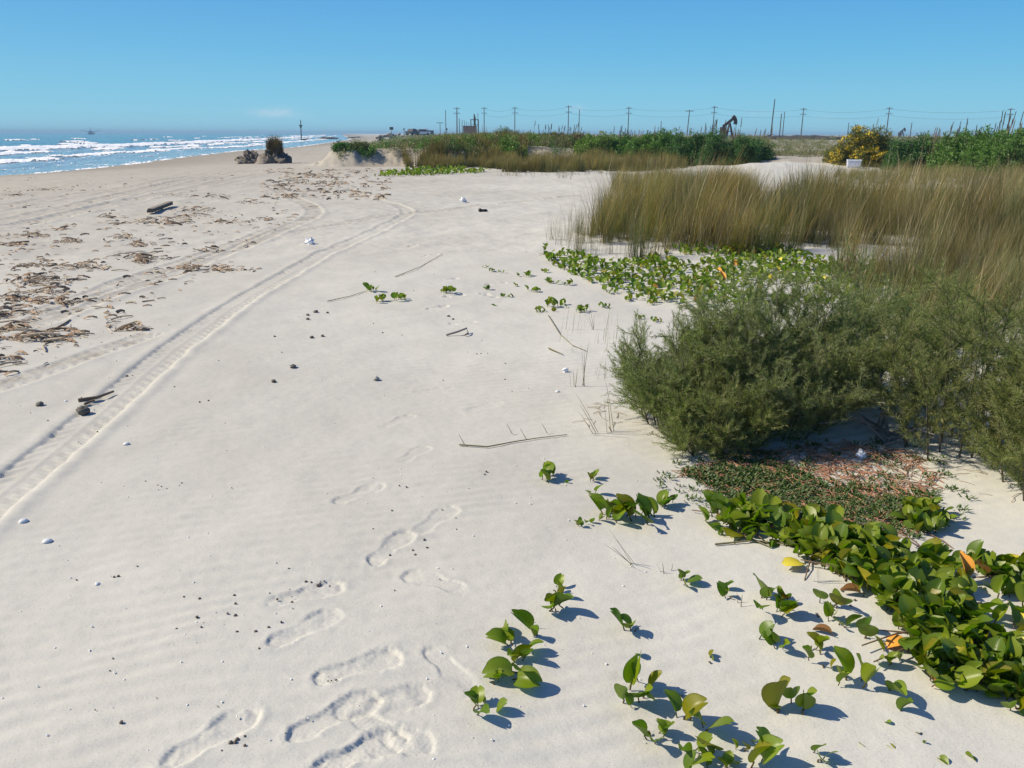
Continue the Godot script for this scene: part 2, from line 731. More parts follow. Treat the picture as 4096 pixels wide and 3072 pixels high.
# a shoe print: centre pixel, heading in degrees (0 = away from the camera, + = to the right), depth
func shoe(px: float, py: float, heading: float, depth: float, seed_: float) -> void:
	var w := ground(px, py)
	var a := deg_to_rad(heading)
	var dir := Vector2(sin(a), -cos(a))
	var c := Vector2(w.x, w.z)
	var half := 0.132
	depth *= 0.36
	var pt := patch(c - dir * half, c + dir * half, 0.13)
	var C := ths.size()
	var right := 1.0 if int(seed_) % 2 == 0 else -1.0
	for i in range(pt[0], pt[1] + 1):
		for j in range(pt[2], pt[3] + 1):
			var q := Vector2(rs[i] * sin(ths[j]), -rs[i] * cos(ths[j])) - c
			var s := q.dot(dir) / half              # -1 heel .. 1 toe
			var b := q.cross(dir) * right
			var wide := 0.036 + 0.012 * smoothstep(-0.3, 0.5, s) - 0.009 * exp(-pow((s + 0.15) / 0.3, 2.0))
			var endcap := maxf(absf(s) - 0.62, 0.0) / 0.38
			var e := sqrt(pow((b - 0.006 * s * s) / wide, 2.0) + pow(endcap, 2.0) * 1.0) if absf(s) > 0.62 else absf(b - 0.006 * s * s) / wide
			var wob := nb.get_noise_2d(q.x * 260.0 + seed_ * 31.0, q.y * 260.0)
			e += wob * 0.16
			if e > 3.0:
				continue
			var inside := 1.0 - smoothstep(0.8, 1.12, e)
			var h := -depth * inside * (0.8 + 0.7 * s * s)
			h += depth * 0.26 * exp(-pow((e - 1.3) / 0.3, 2.0)) * (1.0 + 1.2 * wob)
			h += (0.0004 if int(seed_) % 4 == 0 else 0.0001) * inside * sin(TAU * s * half / 0.014) * smoothstep(-0.2, 0.2, wob + 0.25)
			high[i * C + j] += h * clampf(0.75 + 1.6 * nb.get_noise_2d(q.x * 70.0 + seed_ * 13.0, q.y * 70.0), 0.12, 1.0)


func footprints() -> void:
	var k := 0.0
	for q in [[1215, 2375, 60, 0.02], [1225, 2510, 42, 0.016], [1430, 2665, 62, 0.02], [1745, 2325, -60, 0.012], [1800, 2680, 150, 0.012],
		[1530, 2815, 70, 0.015], [1336, 2862, 50, 0.018], [1560, 2930, 120, 0.012], [1436, 3010, 55, 0.03], [850, 2945, 40, 0.02],
		[1560, 2190, 25, 0.016], [1436, 1975, 40, 0.012], [1740, 2080, 30, 0.009], [1591, 1684, 35, 0.010], [1654, 1815, 20, 0.008], [1737, 1557, 60, 0.01], [1933, 1627, 50, 0.008],
		[1800, 1117, 40, 0.03], [1815, 1182, 50, 0.035], [1958, 1182, -40, 0.03], [1747, 1229, 40, 0.03], [1985, 1135, 60, 0.03], [1640, 985, 30, 0.04], [1720, 1020, 50, 0.04], [1850, 1290, 60, 0.02]]:
		k += 1.0
		shoe(q[0], q[1], q[2], q[3], k)


# ---------------------------------------------------------------- the sea
func foam_at(off: float, s: float) -> Vector2:        # (whiteness, height of the wave)
	var f := 0.0
	var h := 0.0
	var ragged := nb.get_noise_2d(off * 9.0, s * 3.0)
	var fine := nb.get_noise_2d(off * 45.0, s * 18.0)
	for q in [[33.0, 2.6, 0.62, 0.95, 3.0], [24.0, 1.6, 0.22, 0.3, 40.0], [52.0, 2.0, 0.5, -0.14, 80.0], [72.0, 2.0, 0.45, -0.22, 120.0], [13.0, 1.6, 0.12, 0.35, 160.0], [110.0, 2.6, 0.45, -0.36, 210.0]]:
		var centre: float = q[0] + 5.0 * na.get_noise_2d(s * 0.5, q[4]) + 1.2 * nb.get_noise_2d(s * 2.0, q[4])
		var on := smoothstep(-0.08, 0.12, na.get_noise_2d(s * 0.7 + q[4] * 3.0, q[4]) + q[3] * 0.6)
		var d: float = (off - centre) / q[1]
		h += q[2] * exp(-d * d * 0.7) * (0.35 + 0.65 * on)
		if d < 0.7 and d > -6.0:
			f = maxf(f, on * (exp(-d * d) + 0.85 * exp(d * 0.5) * smoothstep(-0.1, 0.35, ragged + fine * 0.5 + 0.3 + d * 0.05) if d < 0.0 else exp(-d * d * 2.0)))
	f = maxf(f, (1.0 - smoothstep(-0.2, 1.3, off + 1.5 * ragged)) * smoothstep(-0.25, 0.15, ragged + fine * 0.5))
	if off < 26.0:
		f = maxf(f, 0.5 * smoothstep(0.12, 0.3, nb.get_noise_2d(off * 6.0 + 900.0, s * 1.2) + 0.4 * fine))
	return Vector2(clampf(f * (0.92 + 0.4 * fine), 0.0, 1.0), h)


func sea() -> void:
	var ta := PackedFloat32Array()
	var ra := PackedFloat32Array()
	for i in 30:
		ta.append(lerpf(-2.4, -0.63, i / 30.0))
	for i in 520:
		ta.append(lerpf(-0.63, -0.03, i / 519.0))
	for i in 360:
		ra.append(22.0 * pow(700.0 / 22.0, i / 360.0))
	for i in 50:
		ra.append(700.0 * pow(9000.0 / 700.0, i / 49.0))
	var W := ta.size()
	var water := MB.new()
	var foam := MB.new()
	var foamy := PackedFloat32Array()
	var deep := Color(0.026, 0.08, 0.098)
	var shallow := Color(0.24, 0.27, 0.26)
	var under := PackedByteArray()
	for r in ra:
		for t in ta:
			var x := r * sin(t)
			var z := -r * cos(t)
			var off := coast(z) - x
			under.append(1 if off > -6.0 else 0)
			var q := foam_at(off, -z) if r < 1500.0 and off > -3.0 else Vector2.ZERO
			var grow := smoothstep(0.0, 8.0, off)
			var chop := (nb.get_noise_2d(off * 5.0, z * 1.3) * 0.14 + nb.get_noise_2d(x * 14.0, z * 14.0 + 300.0) * 0.05) if r < 2500.0 else 0.0
			var y := SEA + grow * (q.y + chop) + 0.01
			var c := shallow.lerp(deep, smoothstep(4.0, 45.0, off))
			c = c * (1.0 + 0.25 * nb.get_noise_2d(off * 2.0, z * 0.5))
			c = c.lerp(Color(0.75, 0.78, 0.8), q.x * 0.75)
			c.a = 1.0
			foamy.append(q.x)
			water.p(Vector3(x, y, z), Vector3.ZERO, c)
			foam.p(Vector3(x, y + 0.03 + 0.12 * q.x * absf(nb.get_noise_2d(x * 60.0, z * 30.0)), z), Vector3.ZERO, Color(0.84, 0.86, 0.87))
	for i in ra.size() - 1:
		for j in W - 1:
			var a := i * W + j
			if under[a] + under[a + 1] + under[a + W] + under[a + W + 1] == 0:
				continue
			water.t(a, a + 1, a + W + 1)
			water.t(a, a + W + 1, a + W)
			if foamy[a] + foamy[a + 1] + foamy[a + W] + foamy[a + W + 1] > 1.9:
				foam.t(a, a + 1, a + W + 1)
				foam.t(a, a + W + 1, a + W)
	water.smooth(0, 0)
	foam.smooth(0, 0)
	var o := piece("sea", water.done(), M["sea water"], self)
	o.set_meta("kind", "structure")
	o.set_meta("label", "blue green sea with low breaking waves")
	var q := piece("surf_foam", foam.done(), M["foam"], self)
	tag(q, "white foam of the waves breaking along the shore", "foam", "", "stuff")


# ---------------------------------------------------------------- far off: poles, wells, cars, rocks, boat
func pole(px: float, top: float, dist: float, arms: int, lean: float, thick: float, label: String, group := "") -> Vector3:
	var at := out_at(px, dist)
	var h := height_seen(px, top, dist) - at.y
	var t := thing("utility_pole", at, label, "pole", group)
	var col := Color(0.075, 0.062, 0.055)
	var mb := MB.new()
	var tip := Vector3(lean * h, h, 0)
	mb.tube([Vector3(0, -0.5, 0), tip * 0.5, tip], thick, thick * 0.7, 7, col, col)
	piece("shaft", mb.done(), M["wood"], t)
	for k in arms:
		var y := 0.95 - 0.165 * k
		var ab := MB.new()
		ab.box(tip * y + Vector3(0, 0, thick), Vector3(2.4, 0.14, 0.12), col)
		var arm := piece("crossarm", ab.done(), M["wood"], t)
		for s in [-1.1, -0.55, 0.55, 1.1]:
			var ib := MB.new()
			ib.tube([tip * y + Vector3(s, 0.06, thick), tip * y + Vector3(s, 0.34, thick)], 0.07, 0.05, 5, Color(0.2, 0.2, 0.22), Color(0.2, 0.2, 0.22))
			piece("insulator", ib.done(), M["painted"], arm)
	return at + tip


func far_things() -> void:
	var tops := []
	# poles of the power line that carry crossarms
	for q in [[1937, 428, 360, "power pole with two crossarms just right of the well tower"], [2059, 427, 360, "power pole with two crossarms standing alone left of the tall dune reeds"], [2272, 421, 350, "power pole with two crossarms behind tall dark reeds, bare pole to its right"],
			[2511, 427, 350, "power pole with two crossarms left of the middle of the dark green thicket"], [2850, 423, 345, "power pole with crossarms just left of the pump jack"], [3204, 431, 345, "power pole with two crossarms above the dark earth mound"],
			[3544, 428, 345, "power pole rising behind the yellow flowering bush"], [4026, 432, 345, "power pole behind the brown seed heads at the far right"]]:
		tops.append(pole(q[0], q[1], q[2], 2, 0.0, 0.21, q[3]))
	pole(1828, 429, 330, 2, 0.012, 0.26, "thick double power pole with crossarms at the near end of a receding pole row")
	pole(1784, 440, 320, 0, 0.0, 0.16, "bare straight pole left of the thick double power pole")
	pole(1761, 489, 300, 1, 0.0, 0.12, "short thin pole with a small arm above the parked cars' right")
	pole(2315, 438, 300, 0, 0.0, 0.16, "bare pole right of the crossarm pole in the tall reeds")
	pole(2642, 484, 260, 0, 0.0, 0.14, "short bare pole peeking over the middle of the green thicket")
	pole(2747, 439, 270, 1, 0.05, 0.17, "leaning pole with one small arm left of the pump jack")
	pole(3082, 396, 230, 0, 0.03, 0.17, "tallest bare pole, right of the pump jack and slightly leaning")
	pole(3118, 454, 200, 0, 0.0, 0.13, "left one of a close pair of bare poles by the dark earth mound")
	pole(3130, 447, 260, 0, 0.0, 0.14, "right one of a close pair of bare poles by the dark earth mound")
	pole(3390, 490, 200, 0, 0.0, 0.1, "short pole at the left shoulder of the yellow flowering bush")
	pole(3641, 490, 220, 0, 0.0, 0.12, "short bare pole right of the far pump jack head")
	for q in [[1838, 473, 420, "tallest and first"], [1849, 479, 480, "second"], [1858, 482, 540, "third"], [1866, 486, 610, "fourth"], [1874, 490, 690, "fifth"], [1884, 493, 780, "sixth"], [1930, 500, 880, "seventh"], [1945, 505, 960, "smallest and last"]]:
		pole(q[0], q[1], q[2], 0, 0.0, 0.22, q[3] + " pole from the left in the row receding behind the well tower", "receding row of poles")
	tops.sort_custom(func(a, b): return a.x < b.x)
	var known := ["well tower pole", "lone pole", "reed clump pole", "thicket pole", "pump jack pole", "earth mound pole", "yellow bush pole", "rightmost pole"]
	for k in tops.size() - 1:
		for lvl in 2:
			var a: Vector3 = tops[k] - Vector3(0, 0.7 + 2.2 * lvl, 0)
			var b: Vector3 = tops[k + 1] - Vector3(0, 0.7 + 2.2 * lvl, 0)
			var line := []
			for i in 13:
				var f := i / 12.0
				line.append(a.lerp(b, f) - Vector3(0, 1.1 * 4.0 * f * (1.0 - f), 0))
			var mb := MB.new()
			mb.tube(line, 0.03, 0.03, 4, Color(0.1, 0.1, 0.1), Color(0.1, 0.1, 0.1))
			single("power_wire", mb.done(), M["painted"], Transform3D.IDENTITY, "%s thin sagging wire from the %s to the %s" % [["upper", "lower"][lvl], known[k], known[k + 1]], "wire", "wires of the power line")
	# pole standing in the surf
	var w := on_plane(1205, 560, SEA)
	w = Vector3(w.x, SEA - 1.0, w.z)
	var d := Vector2(w.x, w.z).length()
	var t := thing("surf_pole", w, "tall dark pole with a small cross piece standing in the surf", "pole")
	var top := height_seen(1207, 480, d) - w.y
	var mb2 := MB.new()
	mb2.tube([Vector3.ZERO, Vector3(0.3, top, 0)], 0.26, 0.17, 8, Color(0.05, 0.045, 0.045), Color(0.05, 0.045, 0.045))
	piece("shaft", mb2.done(), M["wood"], t)
	var mb3 := MB.new()
	mb3.box(Vector3(0.24, top * 0.76, 0.2), Vector3(1.5, 0.35, 0.3), Color(0.06, 0.055, 0.05))
	mb3.box(Vector3(0.24, top * 0.70, 0.2), Vector3(0.8, 0.7, 0.3), Color(0.07, 0.06, 0.055))
	piece("cross_piece", mb3.done(), M["wood"], t)
	# low dark rocks in the surf
	for q in [[1222, 560, 3.4, 0.55, "small dark rock at the foot of the surf pole"], [1310, 556, 9.0, 0.9, "long low dark groyne rock in the surf right of the pole"], [1425, 553, 11.0, 0.8, "far dark groyne rock where the beach meets the surf"]]:
		var at := on_plane(q[0], q[1], SEA)
		var rb := MB.new()
		rb.blob(Vector3.ZERO, Vector3(q[2] * 0.5, q[3], q[2] * 0.35), Color(0.06, 0.055, 0.05), 0.5, na, q[0], 8, 14)
		single("surf_rock", rb.done(), M["stone"], Transform3D(Basis.IDENTITY, at), q[4], "rock")
	# half sunk timber left of the middle of the surf
	var lb := MB.new()
	lb.tube([Vector3(-2.2, 0, 0), Vector3(0, 0.12, 0), Vector3(2.0, 0.05, 0)], 0.2, 0.16, 6, Color(0.07, 0.06, 0.055), Color(0.07, 0.06, 0.055))
	lb.tube([Vector3(2.0, 0, 0), Vector3(2.1, 0.6, 0)], 0.1, 0.07, 6, Color(0.07, 0.06, 0.055), Color(0.07, 0.06, 0.055))
	single("drifting_log", lb.done(), M["wood"], Transform3D(Basis.IDENTITY, on_plane(680, 574, SEA + 0.15)), "dark log drifting in the surf out from the beach", "log")
	boat()
	riprap()
	well_things()


func boat() -> void:
	var at := out_at(365, 1500)
	at.y = SEA
	var t := thing("shrimp_boat", at, "grey shrimp boat with spread outriggers far out on the horizon", "boat")
	var c := Color(0.08, 0.10, 0.13)
	var h := MB.new()
	h.box(Vector3(0, 1.3, 0), Vector3(7, 2.6, 5), c)
	h.quad(Vector3(3.5, 0, 2.5), Vector3(6.5, 2.9, 0), Vector3(6.5, 2.9, 0), Vector3(3.5, 2.6, 2.5), c)
	h.quad(Vector3(3.5, 2.6, -2.5), Vector3(6.5, 2.9, 0), Vector3(6.5, 2.9, 0), Vector3(3.5, 0, -2.5), c)
	piece("hull", h.done(), M["painted"], t)
	var k := MB.new()
	k.box(Vector3(-0.5, 3.9, 0), Vector3(3.6, 2.6, 3.2), Color(0.2, 0.23, 0.27))
	k.box(Vector3(-0.5, 5.3, 0), Vector3(4.0, 0.25, 3.6), c)
	piece("wheelhouse", k.done(), M["painted"], t)
	var m := MB.new()
	m.tube([Vector3(0, 5, 0), Vector3(0, 11.0, 0)], 0.3, 0.18, 6, c, c)
	piece("mast", m.done(), M["painted"], t)
	for s in [-1.0, 1.0]:
		var o := MB.new()
		o.tube([Vector3(0, 3.0, 0), Vector3(s * 16.5, 6.6, 0)], 0.36, 0.25, 6, c, c)
		piece("outrigger", o.done(), M["painted"], t)
		var y := MB.new()
		y.tube([Vector3(0, 10.5, 0), Vector3(s * 12.0, 5.6, 0)], 0.06, 0.06, 4, c, c)
		piece("stay", y.done(), M["painted"], t)


func riprap() -> void:
	var at := out_at(1578, 215)
	var t := thing("riprap_mound", at, "long low heap of grey boulders where beach and dunes meet far away", "rock heap")
	for k in 46:
		var f := k / 45.0
		var x := lerpf(-4.2, 4.4, f) + rng.randf_range(-0.3, 0.3)
		var top := 1.0 * sin(PI * clampf(f * 0.9 + 0.08, 0, 1))
		var mb := MB.new()
		var r := rng.randf_range(0.3, 0.55)
		var q := rng.randf_range(0.16, 0.32)
		mb.blob(Vector3.ZERO, Vector3(r, r * 0.75, r), Color(q, q * 0.98, q * 0.95), 0.5, na, k, 5, 7)
		piece("boulder", mb.done(), M["stone"], t, Transform3D(Basis.IDENTITY, Vector3(x, rng.randf_range(0.0, top), rng.randf_range(-0.8, 0.8))))
	for q in [[1567, 508, 205, 0.9, 0.62, "dark square sign board on a post on the boulder heap"], [1617, 513, 210, 0.3, 0.45, "small dark box on a thin post right of the boulder heap's sign"], [1788, 513, 240, 0.35, 0.5, "small dark sign on a thin post right of the bare straight pole"], [1656, 514, 230, 0.3, 0.6, "thin post with a narrow board beside the parked pickup"]]:
		var p := out_at(q[0], q[2])
		var h := height_seen(q[0], q[1], q[2]) - p.y
		var s := thing("post_sign", p, q[5], "sign")
		var mb := MB.new()
		mb.tube([Vector3.ZERO, Vector3(0, h, 0)], 0.07, 0.07, 6, Color(0.22, 0.2, 0.19), Color(0.22, 0.2, 0.19))
		piece("post", mb.done(), M["wood"], s)
		var bb := MB.new()
		bb.box(Vector3(0, h - q[4] * 0.5, 0.1), Vector3(q[3], q[4], 0.08), Color(0.07, 0.075, 0.09))
		piece("board", bb.done(), M["painted"], s)


func car(px: float, dist: float, yaw: float, body: Color, cab: Color, label: String) -> void:
	var at := out_at(px, dist)
	at.y = height_seen(px, 542.0, dist)
	var t := thing("parked_car", at, label, "car")
	t.rotation.y = yaw
	var b := MB.new()
	b.box(Vector3(0, 0.72, 0), Vector3(4.5, 0.65, 1.8), body)
	piece("body", b.done(), M["painted"], t)
	var c := MB.new()
	c.quad(Vector3(-1.3, 1.05, 0.85), Vector3(1.3, 1.05, 0.85), Vector3(0.8, 1.65, 0.7), Vector3(-1.0, 1.65, 0.7), cab)
	c.quad(Vector3(1.3, 1.05, -0.85), Vector3(-1.3, 1.05, -0.85), Vector3(-1.0, 1.65, -0.7), Vector3(0.8, 1.65, -0.7), cab)
	c.quad(Vector3(1.3, 1.05, 0.85), Vector3(1.3, 1.05, -0.85), Vector3(0.8, 1.65, -0.7), Vector3(0.8, 1.65, 0.7), Color(0.03, 0.035, 0.04))
	c.quad(Vector3(-1.3, 1.05, -0.85), Vector3(-1.3, 1.05, 0.85), Vector3(-1.0, 1.65, 0.7), Vector3(-1.0, 1.65, -0.7), Color(0.03, 0.035, 0.04))
	c.quad(Vector3(-1.0, 1.65, 0.7), Vector3(0.8, 1.65, 0.7), Vector3(0.8, 1.65, -0.7), Vector3(-1.0, 1.65, -0.7), body)
	piece("cabin", c.done(), M["painted"], t)
	for x in [-1.4, 1.4]:
		for z in [-0.8, 0.8]:
			var w := MB.new()
			w.tube([Vector3(x, 0.36, z - 0.11), Vector3(x, 0.36, z + 0.11)], 0.36, 0.36, 12, Color(0.02, 0.02, 0.02), Color(0.02, 0.02, 0.02))
			piece("wheel", w.done(), M["painted"], t)


func beam(mb: MB, a: Vector3, b: Vector3, w: float, c: Color) -> void:
	mb.tube([a, b], w, w, 4, c, c)


func well_things() -> void:
	car(1650, 225, 1.2, Color(0.06, 0.07, 0.09), Color(0.03, 0.035, 0.04), "dark parked vehicle right of the boulder heap")
	car(1688, 240, 0.5, Color(0.7, 0.72, 0.74), Color(0.05, 0.06, 0.07), "white parked car in front of the white roofed trailer")
	# trailer
	var at := out_at(1706, 280)
	at.y = height_seen(1706, 541, 280)
	var t := thing("trailer_house", at, "dark sided trailer with a white rounded roof among the parked cars", "trailer")
	var b := MB.new()
	b.box(Vector3(0, 0.75, 0), Vector3(4.6, 1.5, 2.4), Color(0.08, 0.085, 0.095))
	piece("wall", b.done(), M["painted"], t)
	var r := MB.new()
	r.box(Vector3(-0.7, 1.65, 0), Vector3(2.6, 0.3, 2.2), Color(0.75, 0.77, 0.8))
	r.box(Vector3(-0.4, 1.95, 0), Vector3(1.2, 0.3, 1.4), Color(0.75, 0.77, 0.8))
	piece("roof", r.done(), M["painted"], t)
	# tank shed
	at = out_at(1880, 300)
	at.y = height_seen(1880, 540, 300)
	t = thing("tank_shed", at, "low rust brown shed below the well tower", "shed")
	b = MB.new()
	b.box(Vector3(0, 1.45, 0), Vector3(4.6, 2.9, 3.0), Color(0.22, 0.12, 0.085))
	piece("wall", b.done(), M["painted"], t)
	r = MB.new()
	r.box(Vector3(0.05, 2.98, 0), Vector3(4.9, 0.15, 3.3), Color(0.12, 0.1, 0.1))
	piece("roof", r.done(), M["painted"], t)
	# well tower
	at = out_at(1899, 308)
	at.y = height_seen(1899, 540, 308)
	t = thing("well_tower", at, "dark four legged well tower with a platform and a thick upright pipe", "tower")
	var c := Color(0.075, 0.055, 0.05)
	var hp := height_seen(1899, 479, 308) - at.y
	for s in [Vector3(-1.35, 0, -1.2), Vector3(1.35, 0, -1.2), Vector3(-1.35, 0, 1.2), Vector3(1.35, 0, 1.2)]:
		b = MB.new()
		beam(b, s, s + Vector3(0, hp, 0), 0.11, c)
		piece("leg", b.done(), M["painted"], t)
	b = MB.new()
	b.box(Vector3(0, hp, 0), Vector3(3.0, 0.22, 2.8), c)
	for y in [0.35, 0.7]:
		beam(b, Vector3(-1.35, hp * y, 1.2), Vector3(1.35, hp * y, 1.2), 0.07, c)
	beam(b, Vector3(-1.35, 0, 1.25), Vector3(1.35, hp * 0.7, 1.25), 0.06, c)
	piece("platform", b.done(), M["painted"], t)
	b = MB.new()
	var hc := height_seen(1899, 457, 308) - at.y
	beam(b, Vector3(-0.1, 0, 0), Vector3(-0.1, hc, 0), 0.3, c)
	beam(b, Vector3(0.25, 0, 0.1), Vector3(0.25, hc - 0.8, 0.1), 0.18, c)
	piece("pipe", b.done(), M["painted"], t)
	b = MB.new()
	beam(b, Vector3(1.2, 0, 0.6), Vector3(1.2, hc + 0.3, 0.6), 0.1, c)
	piece("side_pole", b.done(), M["painted"], t)
	pump_jack(2915, 150, 1.0, 449.0, "rust brown oil pump jack with its horse head up, behind the green thicket")
	pump_jack(3608, 330, 1.0, 506.0, "far pump jack whose dark head shows right of the yellow flowering bush")
	# yellow board
	at = out_at(2406, 190)
	var h := height_seen(2406, 524, 190) - at.y
	t = thing("yellow_marker", at, "small yellow marker board over the dune top between bare pole and thicket", "sign")
	b = MB.new()
	beam(b, Vector3(-0.3, 0, 0), Vector3(-0.3, h, 0), 0.05, Color(0.2, 0.18, 0.15))
	beam(b, Vector3(0.4, 0, 0), Vector3(0.4, h - 0.1, 0), 0.05, Color(0.2, 0.18, 0.15))
	piece("post", b.done(), M["wood"], t)
	b = MB.new()
	b.box(Vector3(-0.3, h - 0.22, 0.06), Vector3(0.45, 0.44, 0.05), Color(0.72, 0.45, 0.05))
	b.box(Vector3(0.25, h - 0.3, 0.06), Vector3(0.55, 0.5, 0.05), Color(0.72, 0.45, 0.05))
	piece("board", b.done(), M["painted"], t)
	# dark earth mound
	at = out_at(3200, 225)
	b = MB.new()
	for i in 3:
		b.blob(Vector3([-5.5, 1.5, 6.5][i], 0.0, 0), Vector3([5.5, 8.0, 5.0][i], [0.92, 0.98, 0.75][i], 5.0), Color(0.055, 0.045, 0.04), 0.22, na, i + 3.0, 10, 26)
	b.tube([Vector3(-8.5, 0.75, 0), Vector3(-6.6, 1.25, 0)], 0.12, 0.1, 5, Color(0.06, 0.05, 0.05), Color(0.06, 0.05, 0.05))
	var o := single("earth_mound", b.done(), M["stone"], Transform3D(Basis.IDENTITY, at), "long dark earth mound far inland between pump jack and yellow bush", "mound")
	o.set_meta("label", "long dark earth mound far inland between pump jack and yellow bush")


func pump_jack(px: float, dist: float, s: float, top_px: float, label: String) -> void:
	var at := out_at(px, dist)
	var top := height_seen(px, top_px, dist) - at.y
	var t := thing("pump_jack", at, label, "pump jack")
	var c := Color(0.07, 0.045, 0.035)
	var k := top / 5.4
	var b := MB.new()
	beam(b, Vector3(-0.6, 0, 0.7) * k, Vector3(0, 3.7, 0.1) * k, 0.13 * k, c)
	beam(b, Vector3(-0.6, 0, -0.7) * k, Vector3(0, 3.7, -0.1) * k, 0.13 * k, c)
	beam(b, Vector3(1.0, 0, 0.6) * k, Vector3(0, 3.7, 0.1) * k, 0.13 * k, c)
	beam(b, Vector3(1.0, 0, -0.6) * k, Vector3(0, 3.7, -0.1) * k, 0.13 * k, c)
	b.box(Vector3(0.15, 1.9, 0) * k, Vector3(0.75, 0.14, 0.7) * k, c)
	piece("samson_post", b.done(), M["painted"], t)
	b = MB.new()
	var along := Vector3(0.78, 0.62, 0).normalized()
	b.box((Vector3(0, 3.75, 0) - along * 0.3) * k, Vector3(2.6, 0.5, 0.35) * k, c, Basis(along, Vector3(-along.y, along.x, 0), Vector3(0, 0, 1)))
	piece("walking_beam", b.done(), M["painted"], t)
	b = MB.new()
	var hub := (Vector3(0, 3.75, 0) - along * 0.3) * k
	for i in 5:
		var a0 := lerpf(0.95, -0.25, i / 5.0)
		var a1 := lerpf(0.95, -0.25, (i + 1) / 5.0)
		var r := 1.35 * k
		var mid := (a0 + a1) * 0.5
		b.box(hub + Vector3(cos(mid), sin(mid), 0) * r, Vector3(0.6, r * 0.3, 0.5) * Vector3(k, 1, k), c, Basis(Vector3(cos(mid), sin(mid), 0), Vector3(-sin(mid), cos(mid), 0), Vector3(0, 0, 1)))
	piece("horse_head", b.done(), M["painted"], t)
	b = MB.new()
	b.box(Vector3(-1.2, 1.6, 0.5) * k, Vector3(0.9, 2.2, 0.3) * k, c * 1.2)
	b.box(Vector3(-1.2, 1.6, -0.5) * k, Vector3(0.9, 2.2, 0.3) * k, c * 1.2)
	beam(b, (Vector3(0, 3.75, 0) - along * 1.4) * k, Vector3(-1.2, 1.6, 0.3) * k, 0.09 * k, c)
	piece("crank", b.done(), M["painted"], t)
	b = MB.new()
	beam(b, hub + Vector3(1.5, -0.1, 0) * k, Vector3(hub.x + 1.5 * k, 0.2, 0), 0.05 * k, c)
	piece("polished_rod", b.done(), M["painted"], t)


# ---------------------------------------------------------------- bushes, scrub and reeds on the dunes
func clump_mesh(count: int, radius: float, len: float, wide: float, cols: Array, seed_: int) -> ArrayMesh:
	var r := RandomNumberGenerator.new()
	r.seed = seed_
	var mb := MB.new()
	for i in count:
		var d := Vector3(r.randfn(), r.randfn() + 0.35, r.randfn()).normalized()
		var at := d * radius * r.randf_range(0.2, 1.0)
		var out := (d + Vector3(r.randfn(), r.randfn(), r.randfn()) * 0.5).normalized()
		var side := out.cross(Vector3(r.randfn(), r.randfn(), r.randfn())).normalized()
		var l := len * r.randf_range(0.7, 1.3)
		var w := wide * r.randf_range(0.7, 1.2)
		var c: Color = cols[r.randi() % cols.size()]
		c = c * r.randf_range(0.8, 1.2)
		if side.cross(out).dot(d) < 0.0:
			side = -side
		var nor := (side.cross(out) + d * 0.35).normalized()
		var a := mb.p(at, nor, c)
		mb.p(at + out * l * 0.5 + side * w * 0.5, nor, c)
		mb.p(at + out * l, nor, c)
		mb.p(at + out * l * 0.5 - side * w * 0.5, nor, c)
		mb.t(a, a + 1, a + 2)
		mb.t(a, a + 2, a + 3)
	return mb.done()


var clumps := {}


func bush(at: Vector3, w: float, h: float, deep: float, kind: String, label: String, called := "dune_bush", group := "") -> void:
	var t := thing(called, at, label, "bush", group)
	var off := at.x * 3.0 + at.z
	var sb := MB.new()
	for k in 6:
		var a := TAU * k / 6.0 + off
		var tip := Vector3(cos(a) * w * 0.35, h * rng.randf_range(0.6, 0.85), sin(a) * deep * 0.35)
		sb.tube([Vector3(0, -0.1, 0), tip * 0.5 + Vector3(0, 0.05, 0), tip], 0.03, 0.01, 5, Color(0.09, 0.07, 0.05), Color(0.09, 0.07, 0.05))
	piece("stem", sb.done(), M["wood"], t)
	var n := int(clampf(150.0 * (w * h + w * deep * 0.6 + h * deep * 0.4), 60, 1500))
	var where := []
	var tints := []
	var blooms := []
	for i in n:
		var d := Vector3(rng.randfn(), absf(rng.randfn()) * 0.9, rng.randfn()).normalized()
		var lump := 0.86 + 0.55 * na.get_noise_3d(d.x * 30.0 + off * 20.0, d.y * 30.0, d.z * 30.0)
		var q := pow(rng.randf(), 0.42) * lump
		var p := Vector3(d.x * w * 0.5 * q, maxf(0.03, d.y * h * q * 0.97), d.z * deep * 0.5 * q)
		var s := rng.randf_range(0.7, 1.25)
		where.append(Transform3D(Basis.from_euler(Vector3(rng.randf_range(-0.5, 0.5), rng.randf() * TAU, rng.randf_range(-0.5, 0.5))).scaled(Vector3.ONE * s), p))
		var v := 1.0 + 0.5 * na.get_noise_3d(p.x * 40.0 + off * 9.0, p.y * 40.0, p.z * 40.0) + rng.randf_range(-0.15, 0.15)
		tints.append(Color(v, v, v))
		if kind == "yellow" and q > 0.6 and rng.randf() < (0.36 if p.x < w * 0.1 or p.y < h * 0.3 else 0.12):
			blooms.append(Transform3D(Basis.from_euler(Vector3(0, rng.randf() * TAU, 0)).scaled(Vector3.ONE * rng.randf_range(0.5, 1.0)), p * 1.04))
	many("foliage", clumps[kind], M["bush leaves"], where, tints, t)
	if blooms.size() > 0:
		many("flower_heads", clumps["bloom"], M["leaf yellow"], blooms, [], t)


